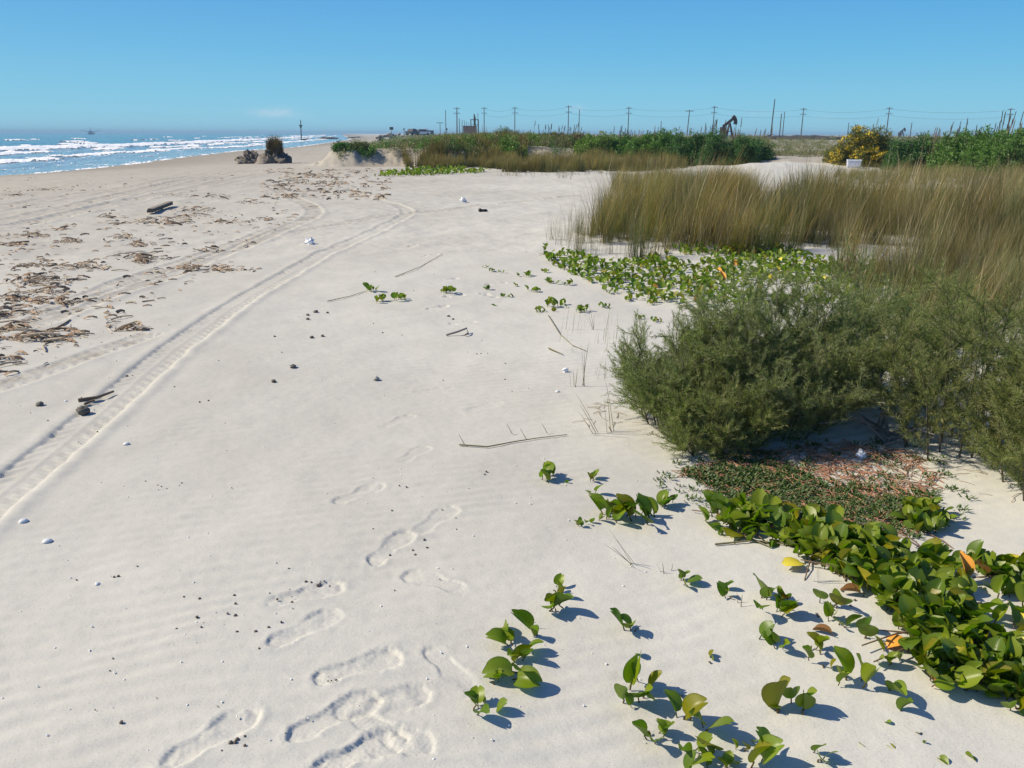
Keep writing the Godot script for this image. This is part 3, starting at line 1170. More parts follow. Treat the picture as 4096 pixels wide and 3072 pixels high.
func reeds(px: float, dist: float, spread: float, count: int, top: float, dark: bool, label: String) -> void:
	var at := out_at(px, dist)
	var t := thing("tall_reeds", at, label, "reeds", "seeding reeds above the dune shrubs")
	var mb := MB.new()
	for k in count:
		var x := rng.randfn() * spread * 0.45
		var h := (height_seen(px, top, dist) - at.y) * rng.randf_range(0.72, 1.0)
		var lean := rng.randf_range(-0.06, 0.12)
		var root := Vector3(x, 0, rng.randf_range(-0.4, 0.4))
		var tip := root + Vector3(lean * h, h, 0)
		var c := Color(0.12, 0.095, 0.06) if dark else Color(0.24, 0.18, 0.10)
		mb.tube([root, root.lerp(tip, 0.6) - Vector3(0.03, 0, 0), tip], 0.012, 0.006, 4, c, c)
		var a := root.lerp(tip, rng.randf_range(0.78, 0.86)) - Vector3(0.012, 0, 0)
		var pc := Color(0.13, 0.085, 0.06) if dark else Color(0.30, 0.20, 0.115)
		mb.tube([a, a.lerp(tip, 0.35) + Vector3(0.01, 0, 0), tip + Vector3(0.02, 0.04, 0)], 0.024, 0.006, 5, pc, pc * 0.9)
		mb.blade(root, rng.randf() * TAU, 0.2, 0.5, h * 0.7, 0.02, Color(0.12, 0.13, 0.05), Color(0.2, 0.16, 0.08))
		for j in 5:
			mb.blade(a.lerp(tip, j / 5.0), rng.randf() * 0.8 - 0.4, 0.4, 0.7, 0.14, 0.012, pc, pc)
	piece("stalks", mb.done(), M["grass blades"], t).set_meta("kind", "stuff")


func dune_plants() -> void:
	var g := Color(0.05, 0.095, 0.02)
	clumps["green"] = clump_mesh(34, 0.17, 0.085, 0.04, [Color(0.124, 0.227, 0.036), Color(0.148, 0.253, 0.055), Color(0.091, 0.182, 0.036)], 1)
	clumps["dark"] = clump_mesh(36, 0.17, 0.085, 0.042, [Color(0.060, 0.135, 0.034), Color(0.079, 0.163, 0.044), Color(0.100, 0.182, 0.046)], 2)
	clumps["bright"] = clump_mesh(32, 0.17, 0.085, 0.042, [Color(0.259, 0.342, 0.055), Color(0.218, 0.307, 0.052), Color(0.179, 0.253, 0.055)], 3)
	clumps["olive"] = clump_mesh(36, 0.16, 0.1, 0.022, [Color(0.170, 0.182, 0.070), Color(0.139, 0.159, 0.060), Color(0.218, 0.200, 0.091)], 4)
	clumps["brown"] = clump_mesh(36, 0.16, 0.12, 0.018, [Color(0.229, 0.190, 0.100), Color(0.170, 0.148, 0.091), Color(0.278, 0.218, 0.118)], 5)
	clumps["yellow"] = clump_mesh(32, 0.17, 0.085, 0.035, [Color(0.154, 0.161, 0.030), Color(0.199, 0.184, 0.038), Color(0.114, 0.122, 0.030)], 6)
	clumps["bloom"] = clump_mesh(18, 0.11, 0.10, 0.08, [Color(0.70, 0.48, 0.02), Color(0.75, 0.56, 0.03)], 7)
	var top := Curve.new()
	top.min_value = 400
	top.max_value = 700
	top.min_domain = 1300
	top.max_domain = 3200
	for q in [[1320, 618], [1350, 604], [1450, 590], [1530, 577], [1620, 562], [1700, 551], [1800, 539], [1880, 533], [1940, 524], [2060, 519], [2120, 533], [2200, 528], [2300, 535], [2400, 541], [2500, 526], [2600, 522], [2690, 516], [2780, 530], [2900, 530], [2980, 528], [3040, 540], [3090, 575]]:
		top.add_point(Vector2(q[0], q[1]), 0, 0, Curve.TANGENT_LINEAR, Curve.TANGENT_LINEAR)
	# the large thicket: single bushes that can be told apart
	for q in [[2380, 45.5, 2.3, 0.02, "bright", "bright yellow green bush at the left end of the green thicket"],
			[2490, 46, 2.2, 0.0, "green", "mid green bush in the thicket below the second bare pole"],
			[2575, 45, 2.2, 0.0, "green", "rounded green bush at the left shoulder of the thicket, above the brown grass"],
			[2670, 44.5, 2.2, 0.0, "green", "tallest green bush in the middle of the thicket"],
			[2760, 43, 2.4, 0.02, "dark", "dark green bush in front of the leaning pole"],
			[2860, 42.5, 2.3, 0.02, "dark", "darkest bush of the thicket, reaching the sand below the pump jack"],
			[2960, 42.5, 2.2, 0.0, "dark", "dark green bush below and right of the pump jack"],
			[3035, 44, 1.8, 0.04, "dark", "low dark bush at the right end of the thicket above white sand"],
			[2130, 47, 2.6, 0.05, "bright", "light green bush in the dune scrub left of the crossarm pole in the reeds"],
			[2030, 49, 2.4, 0.0, "olive", "olive bush on the highest part of the left dune"],
			[1960, 46, 2.2, 0.12, "bright", "yellow green bush on the left dune's face below the well tower"],
			[1870, 44, 1.8, 0.15, "bright", "small yellow green bush halfway along the left dune"],
			[2040, 43, 1.7, 0.3, "bright", "small bright bush low on the dune face beside the brown grass"],
			[2220, 50, 2.6, 0.0, "brown", "brownish bush beneath the tall dark reeds"],
			[2300, 49, 2.2, 0.0, "brown", "brown dry bush right of the tall dark reeds"],
			[1370, 43.4, 1.1, 0.0, "dark", "leftmost low green bush on the eroded dune edge"],
			[1440, 43.5, 1.2, 0.0, "olive", "second low bush from the eroded dune edge, olive and grassy"]]:
		var at := out_at(q[0], q[1])
		var h := maxf(0.35, (height_seen(q[0], top.sample(q[0]), q[1]) - at.y - q[3] * 1.5) * rng.randf_range(0.86, 1.1))
		bush(at, q[2], h, q[2] * 0.8, q[4], q[5])
	# bushes of the right hand side
	for q in [[3470, 43, 3.3, 488, "yellow", "bush covered in yellow flowers behind the white crate"], [3640, 41, 2.2, 545, "dark", "low dark green bush between the yellow bush and the right hand bushes"],
			[3730, 42, 2.6, 528, "green", "green bush right of the yellow flowering bush"], [3850, 40, 2.8, 520, "green", "broad green bush under the brown seed heads"],
			[3960, 39, 2.8, 510, "green", "green bush in front of the last power pole"], [4070, 38, 3.0, 497, "green", "tallest green bush at the right edge"], [3350, 44, 1.2, 600, "yellow", "small yellow flowered bush at the foot of the large yellow one"]]:
		var at := out_at(q[0], q[1])
		bush(at, q[2], height_seen(q[0], q[3], q[1]) - at.y, q[2] * 0.8, q[4], q[5], "yellow_bush" if q[4] == "yellow" else "dune_bush")
	# scrub that covers the dune between them: nobody could count it
	var where := {"olive": [], "brown": [], "green": [], "dark": [], "bright": []}
	var tints := {"olive": [], "brown": [], "green": [], "dark": [], "bright": []}
	for i in 9000:
		var px := rng.randf_range(1320, 3080)
		var d := 41.0 * pow(400.0 / 41.0, pow(rng.randf(), 2.6))
		var at := out_at(px, d)
		if at.x - dune_edge(at.z) < 1.0 or at.y < 0.3:
			continue
		var lim := height_seen(px, top.sample(px), d) - at.y
		var up := minf(lim, 0.75) * (0.86 + 0.3 * nb.get_noise_2d(px * 0.35, d * 2.0)) if d < 60.0 else clampf(minf(lim, 0.5 + 0.35 * na.get_noise_2d(px * 0.3, d)), 0.08, 1.2)
		if up < 0.1:
			up = 0.08
		var n := na.get_noise_2d(at.x * 6.0, at.z * 6.0) + rng.randf_range(-0.12, 0.12)
		var k := "olive" if n < 0.12 else "green"
		if n < -0.2:
			k = "brown"
		if n > 0.3:
			k = "dark"
		var s := 1.0 + 0.01 * (d - 40.0)
		where[k].append(Transform3D(Basis.from_euler(Vector3(0, rng.randf() * TAU, 0)).scaled(Vector3.ONE * rng.randf_range(0.7, 1.3) * s), at + Vector3(0, up * rng.randf_range(0.15, 0.95) - 0.06, 0)))
		var v := rng.randf_range(0.75, 1.2)
		tints[k].append(Color(v, v, v))
	for i in 3800:
		var px := rng.randf_range(2950, 4300)
		var d := 47.0 * pow(420.0 / 47.0, pow(rng.randf(), 1.7))
		var at := out_at(px, d)
		var k := "olive" if rng.randf() < 0.6 else "brown"
		var s := 1.0 + 0.012 * (d - 40.0)
		where[k].append(Transform3D(Basis.from_euler(Vector3(0, rng.randf() * TAU, 0)).scaled(Vector3(s, s * 0.7, s) * rng.randf_range(0.7, 1.4)), at + Vector3(0, 0.12 + 0.25 * maxf(0.0, na.get_noise_2d(at.x, at.z)), 0)))
		var v := rng.randf_range(0.8, 1.2)
		tints[k].append(Color(v, v, v))
	for k in where:
		var o := many("dune_scrub", clumps[k], M["bush leaves"], where[k], tints[k], self)
		tag(o, "%s scrub and grasses that cover the dunes and the land behind" % {"olive": "olive", "brown": "dry brown", "green": "mid green", "dark": "dark green", "bright": "light"}[k], "scrub", "", "stuff")
	for q in [[2215, 47, 1.7, 13, 486, true, "dark tall reeds clustered around the third crossarm pole"], [2270, 48, 1.0, 10, 500, true, "dark tall reeds right of the third crossarm pole"], [2150, 49, 1.3, 8, 520, true, "short dark reeds left of the third crossarm pole"],
			[2490, 46, 1.0, 13, 500, true, "dense dark reddish reeds at the fourth crossarm pole"], [2600, 45, 0.9, 7, 500, false, "few pale reeds left of the short bare pole"], [2640, 45, 0.5, 5, 505, false, "pale reeds at the short bare pole"],
			[2780, 45, 1.6, 14, 505, false, "pale brown reeds right of the leaning pole"], [2868, 44, 0.9, 12, 470, true, "tallest dark reeds right beside the pump jack"], [2925, 43.5, 1.0, 12, 505, false, "pale reeds in front of the pump jack"],
			[3040, 45, 0.9, 7, 508, false, "pale reeds right of the pump jack below the tallest bare pole"], [2980, 45, 1.0, 6, 528, false, "short pale reeds between pump jack and tallest bare pole"], [3785, 40, 1.4, 9, 500, false, "pale reeds behind the low dark bush on the right"],
			[3860, 40, 0.8, 8, 466, true, "dark seed heads left of the highest reeds on the right"], [3985, 39, 1.2, 16, 442, true, "highest dark seed heads by the last power pole"], [4050, 38, 0.9, 10, 475, false, "pale seed heads at the right edge above the tallest bush"], [3720, 42, 1.0, 6, 510, true, "thin dark reeds right of the far pump jack"],
			[3480, 43, 0.5, 5, 472, false, "few stalks sticking out of the yellow flowering bush"]]:
		reeds(q[0], q[1], q[2], q[3], q[4], q[5], q[6])


# ---------------------------------------------------------------- grasses
func tuft(count: int, radius: float, h: float, w: float, greens: float, seed_: int, spread := 0.35) -> ArrayMesh:
	var r := RandomNumberGenerator.new()
	r.seed = seed_
	var mb := MB.new()
	for i in count:
		var a := r.randf() * TAU
		var q := sqrt(r.randf()) * radius
		var root := Vector3(cos(a) * q, -0.02, sin(a) * q)
		var yaw := a + r.randfn() * 0.9
		if r.randf() < 0.55:
			yaw = r.randfn() * 0.7
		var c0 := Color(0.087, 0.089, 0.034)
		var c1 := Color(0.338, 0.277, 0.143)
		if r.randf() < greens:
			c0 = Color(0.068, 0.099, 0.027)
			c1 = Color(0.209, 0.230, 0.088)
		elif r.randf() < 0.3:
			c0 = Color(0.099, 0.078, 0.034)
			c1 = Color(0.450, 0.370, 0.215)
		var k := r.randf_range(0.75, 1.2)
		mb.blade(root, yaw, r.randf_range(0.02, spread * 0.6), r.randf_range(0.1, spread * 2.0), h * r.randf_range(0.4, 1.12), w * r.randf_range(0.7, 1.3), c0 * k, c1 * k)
	return mb.done()


func inside(poly: PackedVector2Array, n: int, keep := 0.0) -> Array:
	var lo := poly[0]
	var hi := poly[0]
	for q in poly:
		lo = lo.min(q)
		hi = hi.max(q)
	var got := []
	while got.size() < n:
		var q := Vector2(rng.randf_range(lo.x, hi.x), rng.randf_range(lo.y, hi.y))
		if Geometry2D.is_point_in_polygon(q, poly) and (keep == 0.0 or na.get_noise_2d(q.x * 9.0, q.y * 9.0) + rng.randf_range(-0.2, 0.2) > -keep):
			got.append(Vector3(q.x, base(q.x, q.y), q.y))
	return got


func floor_poly(px: Array) -> PackedVector2Array:
	var out := PackedVector2Array()
	for q in px:
		var w := ground(q[0], q[1])
		out.append(Vector2(w.x, w.z))
	return out


func stand(called: String, label: String, poly: PackedVector2Array, n: int, meshes: Array, s0: float, s1: float, keep := 0.0) -> void:
	var t := thing(called, Vector3.ZERO, label, "grass")
	var sets := []
	var tints := []
	for m in meshes:
		sets.append([])
		tints.append([])
	for w in inside(poly, n, keep):
		var drift := na.get_noise_2d(w.x * 14.0 - 90.0, w.z * 14.0) * 1.6 + 0.6 + rng.randf_range(-0.25, 0.25)
		var k := clampi(int(drift * mini(4, meshes.size())), 0, mini(4, meshes.size()) - 1)
		if meshes.size() > 4 and rng.randf() < 0.13:
			k = 4
		var s := rng.randf_range(s0, s1) * (1.0 + 0.8 * na.get_noise_2d(w.x * 14.0, w.z * 14.0))
		sets[k].append(yaw_xf(w, rng.randfn() * 0.7, s))
		var v := 1.0 + 0.7 * na.get_noise_2d(w.x * 8.0 + 200.0, w.z * 8.0) + rng.randf_range(-0.15, 0.15)
		tints[k].append(Color(v * 1.02, v, v * 0.95))
	for k in meshes.size():
		if sets[k].size() > 0:
			many("blades", meshes[k], M["grass blades"], sets[k], tints[k], t)
	t.set_meta("kind", "stuff")


func grasses() -> void:
	var tall := [tuft(42, 0.15, 1.05, 0.0055, 0.1, 23, 0.9), tuft(46, 0.13, 1.0, 0.005, 0.45, 21, 0.75), tuft(46, 0.13, 0.95, 0.005, 0.7, 22, 0.7), tuft(42, 0.12, 0.9, 0.005, 0.9, 24, 0.65)]
	var straw := MB.new()
	for i in 7:
		var q := 0.75 + 0.5 * rng.randf()
		straw.blade(Vector3(rng.randfn() * 0.06, -0.02, rng.randfn() * 0.06), rng.randfn() * 0.9, rng.randf_range(0.05, 0.35), rng.randf_range(0.3, 1.5), rng.randf_range(0.8, 1.25), 0.007, Color(0.36, 0.28, 0.16) * q, Color(0.50, 0.41, 0.27) * q, 5)
	tall.append(straw.done())
	var far := [tuft(44, 0.22, 1.0, 0.014, 0.35, 25, 0.3), tuft(44, 0.22, 0.95, 0.014, 0.5, 26, 0.3)]
	var thin := [tuft(16, 0.1, 0.8, 0.0035, 0.6, 27, 0.5), tuft(14, 0.1, 0.75, 0.0035, 0.4, 28, 0.6)]
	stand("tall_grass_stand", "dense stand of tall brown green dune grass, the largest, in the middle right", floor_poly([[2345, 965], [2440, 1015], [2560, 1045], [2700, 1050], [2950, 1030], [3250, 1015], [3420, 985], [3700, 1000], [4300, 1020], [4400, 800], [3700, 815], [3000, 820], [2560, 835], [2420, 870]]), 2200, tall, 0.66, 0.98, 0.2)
	stand("tall_grass_stand", "loose tan and green dune grass at the right edge behind the feathery shrubs", floor_poly([[3330, 1090], [3500, 1085], [3640, 1078], [3700, 985], [4350, 1000], [4350, 1420], [3900, 1400], [3450, 1330], [3340, 1200]]), 560, tall, 0.42, 0.75, 0.2)
	stand("tall_grass_stand", "brown grass stand on the dune foot left of the dark green thicket", floor_poly([[2010, 688], [2200, 690], [2400, 685], [2560, 688], [2680, 676], [2760, 668], [2720, 660], [2560, 652], [2400, 648], [2060, 650]]), 560, far, 0.5, 0.75, 0.25)
	stand("tall_grass_stand", "olive grass fringe under the left dune's bushes", floor_poly([[1600, 645], [1700, 660], [1900, 670], [2060, 684], [2100, 640], [1900, 625], [1640, 610]]), 900, far, 0.4, 0.75)
	stand("short_grass_patch", "low pale dry grass patch in front of the brown grass stand", floor_poly([[1980, 705], [2280, 720], [2330, 700], [2700, 715], [2700, 695], [2300, 690], [2050, 690]]), 240, thin, 0.3, 0.5, 0.05)
	stand("short_grass_patch", "grass behind the large stand, around and right of the white crate", floor_poly([[3330, 705], [3460, 690], [4250, 680], [4250, 740], [3400, 745]]), 1300, tall, 0.32, 0.55)
	stand("short_grass_patch", "short olive grass at the back left of the large stand, white sand behind it", floor_poly([[2470, 735], [2700, 722], [2960, 738], [3050, 775], [2440, 780]]), 420, tall, 0.45, 0.75)
	stand("short_grass_patch", "thin grass blades standing in sand at the left end of the large grass stand", floor_poly([[2200, 960], [2370, 900], [2480, 1010], [2700, 1020], [2650, 1050], [2300, 1030]]), 90, thin, 0.35, 0.75)
	stand("short_grass_patch", "sparse thin blades scattered over sand left of the feathery shrub", floor_poly([[2230, 1310], [2420, 1290], [2520, 1300], [2460, 1560], [2300, 1560], [2260, 1420]]), 16, [tuft(3, 0.08, 0.4, 0.003, 0.9, 29, 0.4)], 0.35, 0.75)
	# single tufts near the camera
	for q in [[2385, 1735, 190, 5, 0.75, "few stiff blades left of the big feathery shrub's foot"], [2440, 1728, 260, 6, 0.25, "upright thin grass tuft at the left edge of the big feathery shrub"], [2290, 1545, 120, 4, 0.2, "two thin upright blades on open sand left of the feathery shrub"], [2335, 1545, 210, 4, 0.2, "taller thin upright blades beside the white scrap on open sand"],
			[2545, 2263, 150, 5, 1.0, "dry forked grass stem leaning on bare sand in the middle foreground"], [2665, 2290, 50, 3, 0.5, "tiny three bladed grass sprout near the low vine sprig"], [3275, 2330, 130, 3, 0.25, "thin green blades between yellow leaf and vine mat"], [2370, 1318, 110, 4, 0.6, "thin blades in sand left of the feathery shrub's top"], [2940, 2420, 65, 2, 0.15, "single hair thin blade beside the three leaved sprig"]]:
		var at := ground(q[0], q[1])
		var h: float = q[2] / scale_at(at)
		var mb := MB.new()
		for k in q[3]:
			var yaw := PI + rng.randf_range(-0.5, 0.5) if k % 3 else rng.randf() * TAU
			mb.blade(Vector3(rng.randfn() * 0.012, -0.01, rng.randfn() * 0.012), yaw, q[4] * rng.randf_range(0.3, 1.0), 0.15, h * rng.randf_range(0.5, 1.15) / maxf(0.5, cos(q[4] * 0.7)), 0.0042, Color(0.12, 0.12, 0.04), Color(0.2, 0.19, 0.08), 4)
		single("grass_tuft", mb.done(), M["grass blades"], Transform3D(Basis.IDENTITY, at), q[5], "grass")
	# grass stems lying on the sand
	stem([[1838, 1785], [1950, 1793], [2060, 1772], [2150, 1758], [2268, 1744]], 0.004, "long dry grass runner lying across the sand left of the shrubs", [[1860, 1760], [2050, 1715], [2105, 1735], [2190, 1712]])
	stem([[2193, 1264], [2240, 1340], [2290, 1385], [2346, 1408]], 0.004, "thin bent twig arching over sand right of the hook shaped stick", [])
	stem([[2195, 1398], [2250, 1422]], 0.006, "short dark twig on open sand below the arching twig", [])


func stem(px: Array, r: float, label: String, forks: Array) -> void:
	var pts := []
	for q in px:
		pts.append(ground(q[0], q[1]) + Vector3(0, r + 0.004, 0))
	var o: Vector3 = pts[0]
	var mb := MB.new()
	var own := []
	for q in pts:
		own.append(q - o)
	mb.tube(own, r, r * 0.5, 5, Color(0.15, 0.13, 0.06), Color(0.2, 0.18, 0.09))
	for q in forks:
		var w := ground(q[0], q[1] + 25) - o + Vector3(0, 0.004, 0)
		mb.tube([w, w + Vector3(-0.03, 0.05, -0.02)], 0.0022, 0.001, 4, Color(0.15, 0.14, 0.06), Color(0.2, 0.18, 0.09))
	single("dry_stem", mb.done(), M["wood"], Transform3D(Basis.IDENTITY, o), label, "twig")


# ---------------------------------------------------------------- the feathery grey green shrubs
func plume_mesh(seed_: int, cols: Array) -> ArrayMesh:
	var r := RandomNumberGenerator.new()
	r.seed = seed_
	var mb := MB.new()
	var len := 0.13
	mb.tube([Vector3.ZERO, Vector3(0.006, len * 0.5, 0), Vector3(0, len, 0.004)], 0.0014, 0.0006, 3, Color(0.11, 0.10, 0.055), Color(0.1, 0.12, 0.06))
	for i in 58:
		var f := r.randf()
		var a := r.randf() * TAU
		var d := (Vector3(cos(a), 0, sin(a)) * r.randf_range(0.5, 1.0) + Vector3.UP * r.randf_range(0.4, 1.1)).normalized()
		var at := Vector3(0.006 * sin(f * PI), f * len, 0.004 * f)
		var l := 0.036 * (1.0 - 0.55 * f) * r.randf_range(0.7, 1.3)
		var side := d.cross(Vector3(r.randfn(), r.randfn(), r.randfn())).normalized() * 0.0009
		var nor := side.cross(d).normalized()
		var c: Color = cols[r.randi() % cols.size()] * r.randf_range(0.8, 1.25)
		var k := mb.p(at - side, nor, c)
		mb.p(at + side, nor, c)
		mb.p(at + d * l * 0.6 + side * 1.2, nor, c)
		mb.p(at + d * l, nor, c * 1.1)
		mb.t(k, k + 1, k + 2)
		mb.t(k, k + 2, k + 3)
	return mb.done()


func feather_shrub(root: Vector3, w: float, h: float, deep: float, stems: int, dense: float, cols: Array, tilt: float, label: String) -> void:
	var t := thing("feathery_shrub", root, label, "shrub")
	var sets := [[], []]
	var tints := [[], []]
	for s in stems:
		var a := TAU * (s + rng.randf()) / stems
		var q := pow(rng.randf(), 0.55)
		var up := sqrt(maxf(0.03, 1.0 - q * q * 0.98)) * rng.randf_range(0.68, 1.06)
		var tip := Vector3(cos(a) * w * 0.5 * q + tilt * h * up, h * up, sin(a) * deep * 0.5 * q)
		var foot := Vector3(cos(a) * w * 0.3 * q, 0, sin(a) * deep * 0.3 * q)
		foot.y = base(root.x + foot.x, root.z + foot.z) - root.y - 0.02
		var mid := foot.lerp(tip, 0.5) + Vector3(0, h * 0.06, 0)
		var mb := MB.new()
		mb.tube([foot, mid, tip], 0.0045, 0.0012, 5, Color(0.08, 0.065, 0.045), Color(0.11, 0.11, 0.06))
		var twigs := int(15 * dense)
		for k in twigs:
			var f := lerpf(0.03, 0.98, pow((k + rng.randf()) / twigs, 1.0))
			var at := foot.lerp(mid, f * 2.0) if f < 0.5 else mid.lerp(tip, f * 2.0 - 1.0)
			var b := rng.randf() * TAU
			var d := (Vector3(cos(b), rng.randf_range(0.15, 0.9), sin(b)) + (tip - foot).normalized() * 0.6).normalized()
			var l := h * rng.randf_range(0.14, 0.34) * (1.15 - 0.6 * f)
			mb.tube([at, at + d * l * 0.55 + Vector3(0, 0.01, 0), at + d * l], 0.0016, 0.0007, 3, Color(0.1, 0.09, 0.05), Color(0.14, 0.15, 0.075))
			var n := int(2.0 + l * 27.0)
			for j in n:
				var g := lerpf(0.1, 1.0, (j + rng.randf()) / n)
				var e := (d + Vector3(rng.randfn(), rng.randfn() * 0.6 + 0.25, rng.randfn()) * 0.6).normalized()
				var x := e.cross(Vector3(0.3, 0.2, 0.93)).normalized()
				var basis_ := Basis(x, e, x.cross(e)).rotated(e, rng.randf() * TAU).scaled(Vector3.ONE * rng.randf_range(0.65, 1.15))
				var which := rng.randi() % 2
				sets[which].append(Transform3D(basis_, at + d * l * g))
				var v := rng.randf_range(0.8, 1.15)
				tints[which].append(Color(v, v, v))
		piece("stem", mb.done(), M["wood"], t)
	for k in 2:
		many("feathery_leaves", plume_mesh(300 + k + stems, cols), M["feathery leaves"], sets[k], tints[k], t)


func feathery() -> void:
	var grey := [Color(0.31, 0.32, 0.155), Color(0.355, 0.36, 0.19), Color(0.26, 0.28, 0.11)]
	var olive := [Color(0.30, 0.31, 0.12), Color(0.36, 0.335, 0.15), Color(0.25, 0.27, 0.1)]
	feather_shrub(ground(2700, 1690), 0.72, 0.52, 0.6, 16, 1.0, grey, -0.1, "left lobe of feathery shrub: low grey green bush leaning left over the sand")
	feather_shrub(ground(3040, 1690), 1.15, 0.75, 0.85, 34, 1.15, grey, 0.0, "largest feathery grey green shrub, dense and dark inside, in the middle right")
	feather_shrub(ground(2900, 1800), 0.7, 0.34, 0.35, 16, 1.0, olive, 0.0, "low feathery fringe at the front foot of the largest shrub")
	feather_shrub(ground(3330, 1560), 0.95, 0.72, 0.7, 16, 0.8, grey, 0.1, "open feathery shrub with bare twigs right of the largest one")
	feather_shrub(ground(3830, 1790), 1.0, 0.85, 0.7, 17, 0.85, olive, 0.0, "tall sparse olive feathery shrub at the right, sand showing through")
	feather_shrub(ground(4180, 1950), 0.65, 0.8, 0.6, 15, 1.0, olive, 0.0, "feathery shrub cut off by the right edge of the picture")
	feather_shrub(ground(3660, 1400), 1.3, 0.5, 0.8, 14, 0.7, olive, 0.05, "feathery shrub behind, mixed with tan grass, right of centre")
	feather_shrub(ground(3560, 1620), 0.8, 0.38, 0.6, 10, 0.65, olive, 0.0, "low open feathery shrub filling the gap before the tall sparse one")
	feather_shrub(ground(3950, 1560), 1.0, 0.45, 0.7, 11, 0.65, olive, 0.0, "feathery shrub at the right edge behind the tall sparse one")
	# dead branches in front of them
	var at := ground(3530, 1750)
	var t := thing("dead_branch_pile", at, "bare grey dead branches fanning out in front of the feathery shrubs", "branches")
	for q in [[-0.25, 0.16, -0.1], [-0.15, 0.2, 0.05], [-0.3, 0.08, 0.05], [0.0, 0.26, -0.1], [0.25, 0.02, 0.2], [0.1, 0.1, 0.25], [0.3, 0.03, 0.05], [-0.05, 0.3, -0.3], [0.2, 0.22, -0.3], [-0.2, 0.06, -0.2]]:
		var mb := MB.new()
		var tip := Vector3(q[0], q[1], q[2]) * 1.15
		var mid := tip * 0.5 + Vector3(rng.randfn() * 0.03, 0.05, rng.randfn() * 0.03)
		mb.tube([Vector3(rng.randfn() * 0.05, 0.0, rng.randfn() * 0.05), mid, tip], 0.008, 0.003, 5, Color(0.19, 0.17, 0.16), Color(0.24, 0.22, 0.21))
		for k in 3:
			var f := mid.lerp(tip, rng.randf())
			mb.tube([f, f + Vector3(rng.randfn(), absf(rng.randfn()) * 0.5, rng.randfn()) * 0.07], 0.004, 0.0015, 4, Color(0.19, 0.17, 0.16), Color(0.24, 0.22, 0.21))
		piece("branch", mb.done(), M["wood"], t)


# ---------------------------------------------------------------- beach vines with thick two lobed leaves
var leaf_forms := []
var leaf_rng := RandomNumberGenerator.new()


# one leaf: petiole along +y from the origin, then a blade of length 1, upper face +z, folded along its midrib
func leaf_form(fold: float, curl: float, petiole: float, wide: float, notch: float, cup: float) -> ArrayMesh:
	var mb := MB.new()
	var U := 9
	var V := 8
	var first := mb.v.size()
	var y := petiole
	var z := 0.0
	var a := 0.0
	var spine := []
	for j in V:
		spine.append([y, z, a])
		y += cos(a) / (V - 1)
		z -= sin(a) / (V - 1)
		a += curl / (V - 1)
	for j in V:
		var f := float(j) / (V - 1)
		var half := wide * 0.5 * pow(sin(PI * pow(clampf(0.04 + f * 0.9, 0.0, 1.0), 0.9)), 0.42)
		for i in U:
			var u := lerpf(-1.0, 1.0, float(i) / (U - 1))
			var tip := (1.0 - pow(absf(absf(u) - 0.5) * 2.0, 2.0)) * notch * f * f - notch * 0.8 * f * f * exp(-u * u * 30.0) - 0.1 * u * u * f * f * f
			var s: Array = spine[j]
			var yy: float = s[0] + tip * cos(s[2])
			var zz: float = s[1] - tip * sin(s[2])
			var ax := absf(u) * half
			var x := signf(u) * ax * cos(fold)
			var lift := ax * sin(fold) + cup * ax * ax * 2.0
			zz += lift * cos(s[2])
			yy += lift * sin(s[2])
			var mid := exp(-u * u * 90.0)
			var vein := 0.5 + 0.5 * cos((f * 8.0 - absf(u) * 2.4) * TAU * 0.5)
			var c := Color(0.24, 0.305, 0.03).lerp(Color(0.28, 0.345, 0.052), 0.28 * pow(vein, 4.0))
			c = c.lerp(Color(0.26, 0.33, 0.08), 0.75 * mid)
			c = c.lerp(Color(0.12, 0.17, 0.035), 0.5 * smoothstep(0.9, 1.0, absf(u)))
			mb.p(Vector3(x, yy, zz), Vector3.ZERO, c)
	for j in V - 1:
		for i in U - 1:
			var k := first + j * U + i
			mb.t(k, k + 1, k + U + 1)
			mb.t(k, k + U + 1, k + U)
	mb.smooth(first, 0)
	mb.tube([Vector3(0, -0.12, -0.03), Vector3(0, petiole * 0.5, -0.02), Vector3(0, petiole + 0.06, -0.012)], 0.034, 0.026, 6, Color(0.13, 0.075, 0.045), Color(0.15, 0.15, 0.05))
	return mb.done()


func leaf_xf(at: Vector3, yaw: float, lean: float, roll: float, s: float) -> Transform3D:
	return Transform3D((Basis(Vector3.UP, yaw) * Basis(Vector3.RIGHT, -lean) * Basis(Vector3.UP, roll)).scaled(Vector3.ONE * s), at)


func leaf_mat(fresh: float) -> Material:
	var q := leaf_rng.randf()
	if q < fresh:
		return M["leaf fresh"]
	if q < fresh + 0.12:
		return M["leaf yellowing"]
	return M["leaf green"] if q < 0.66 else (M["leaf pale"] if q < 0.78 else M["leaf dark"])


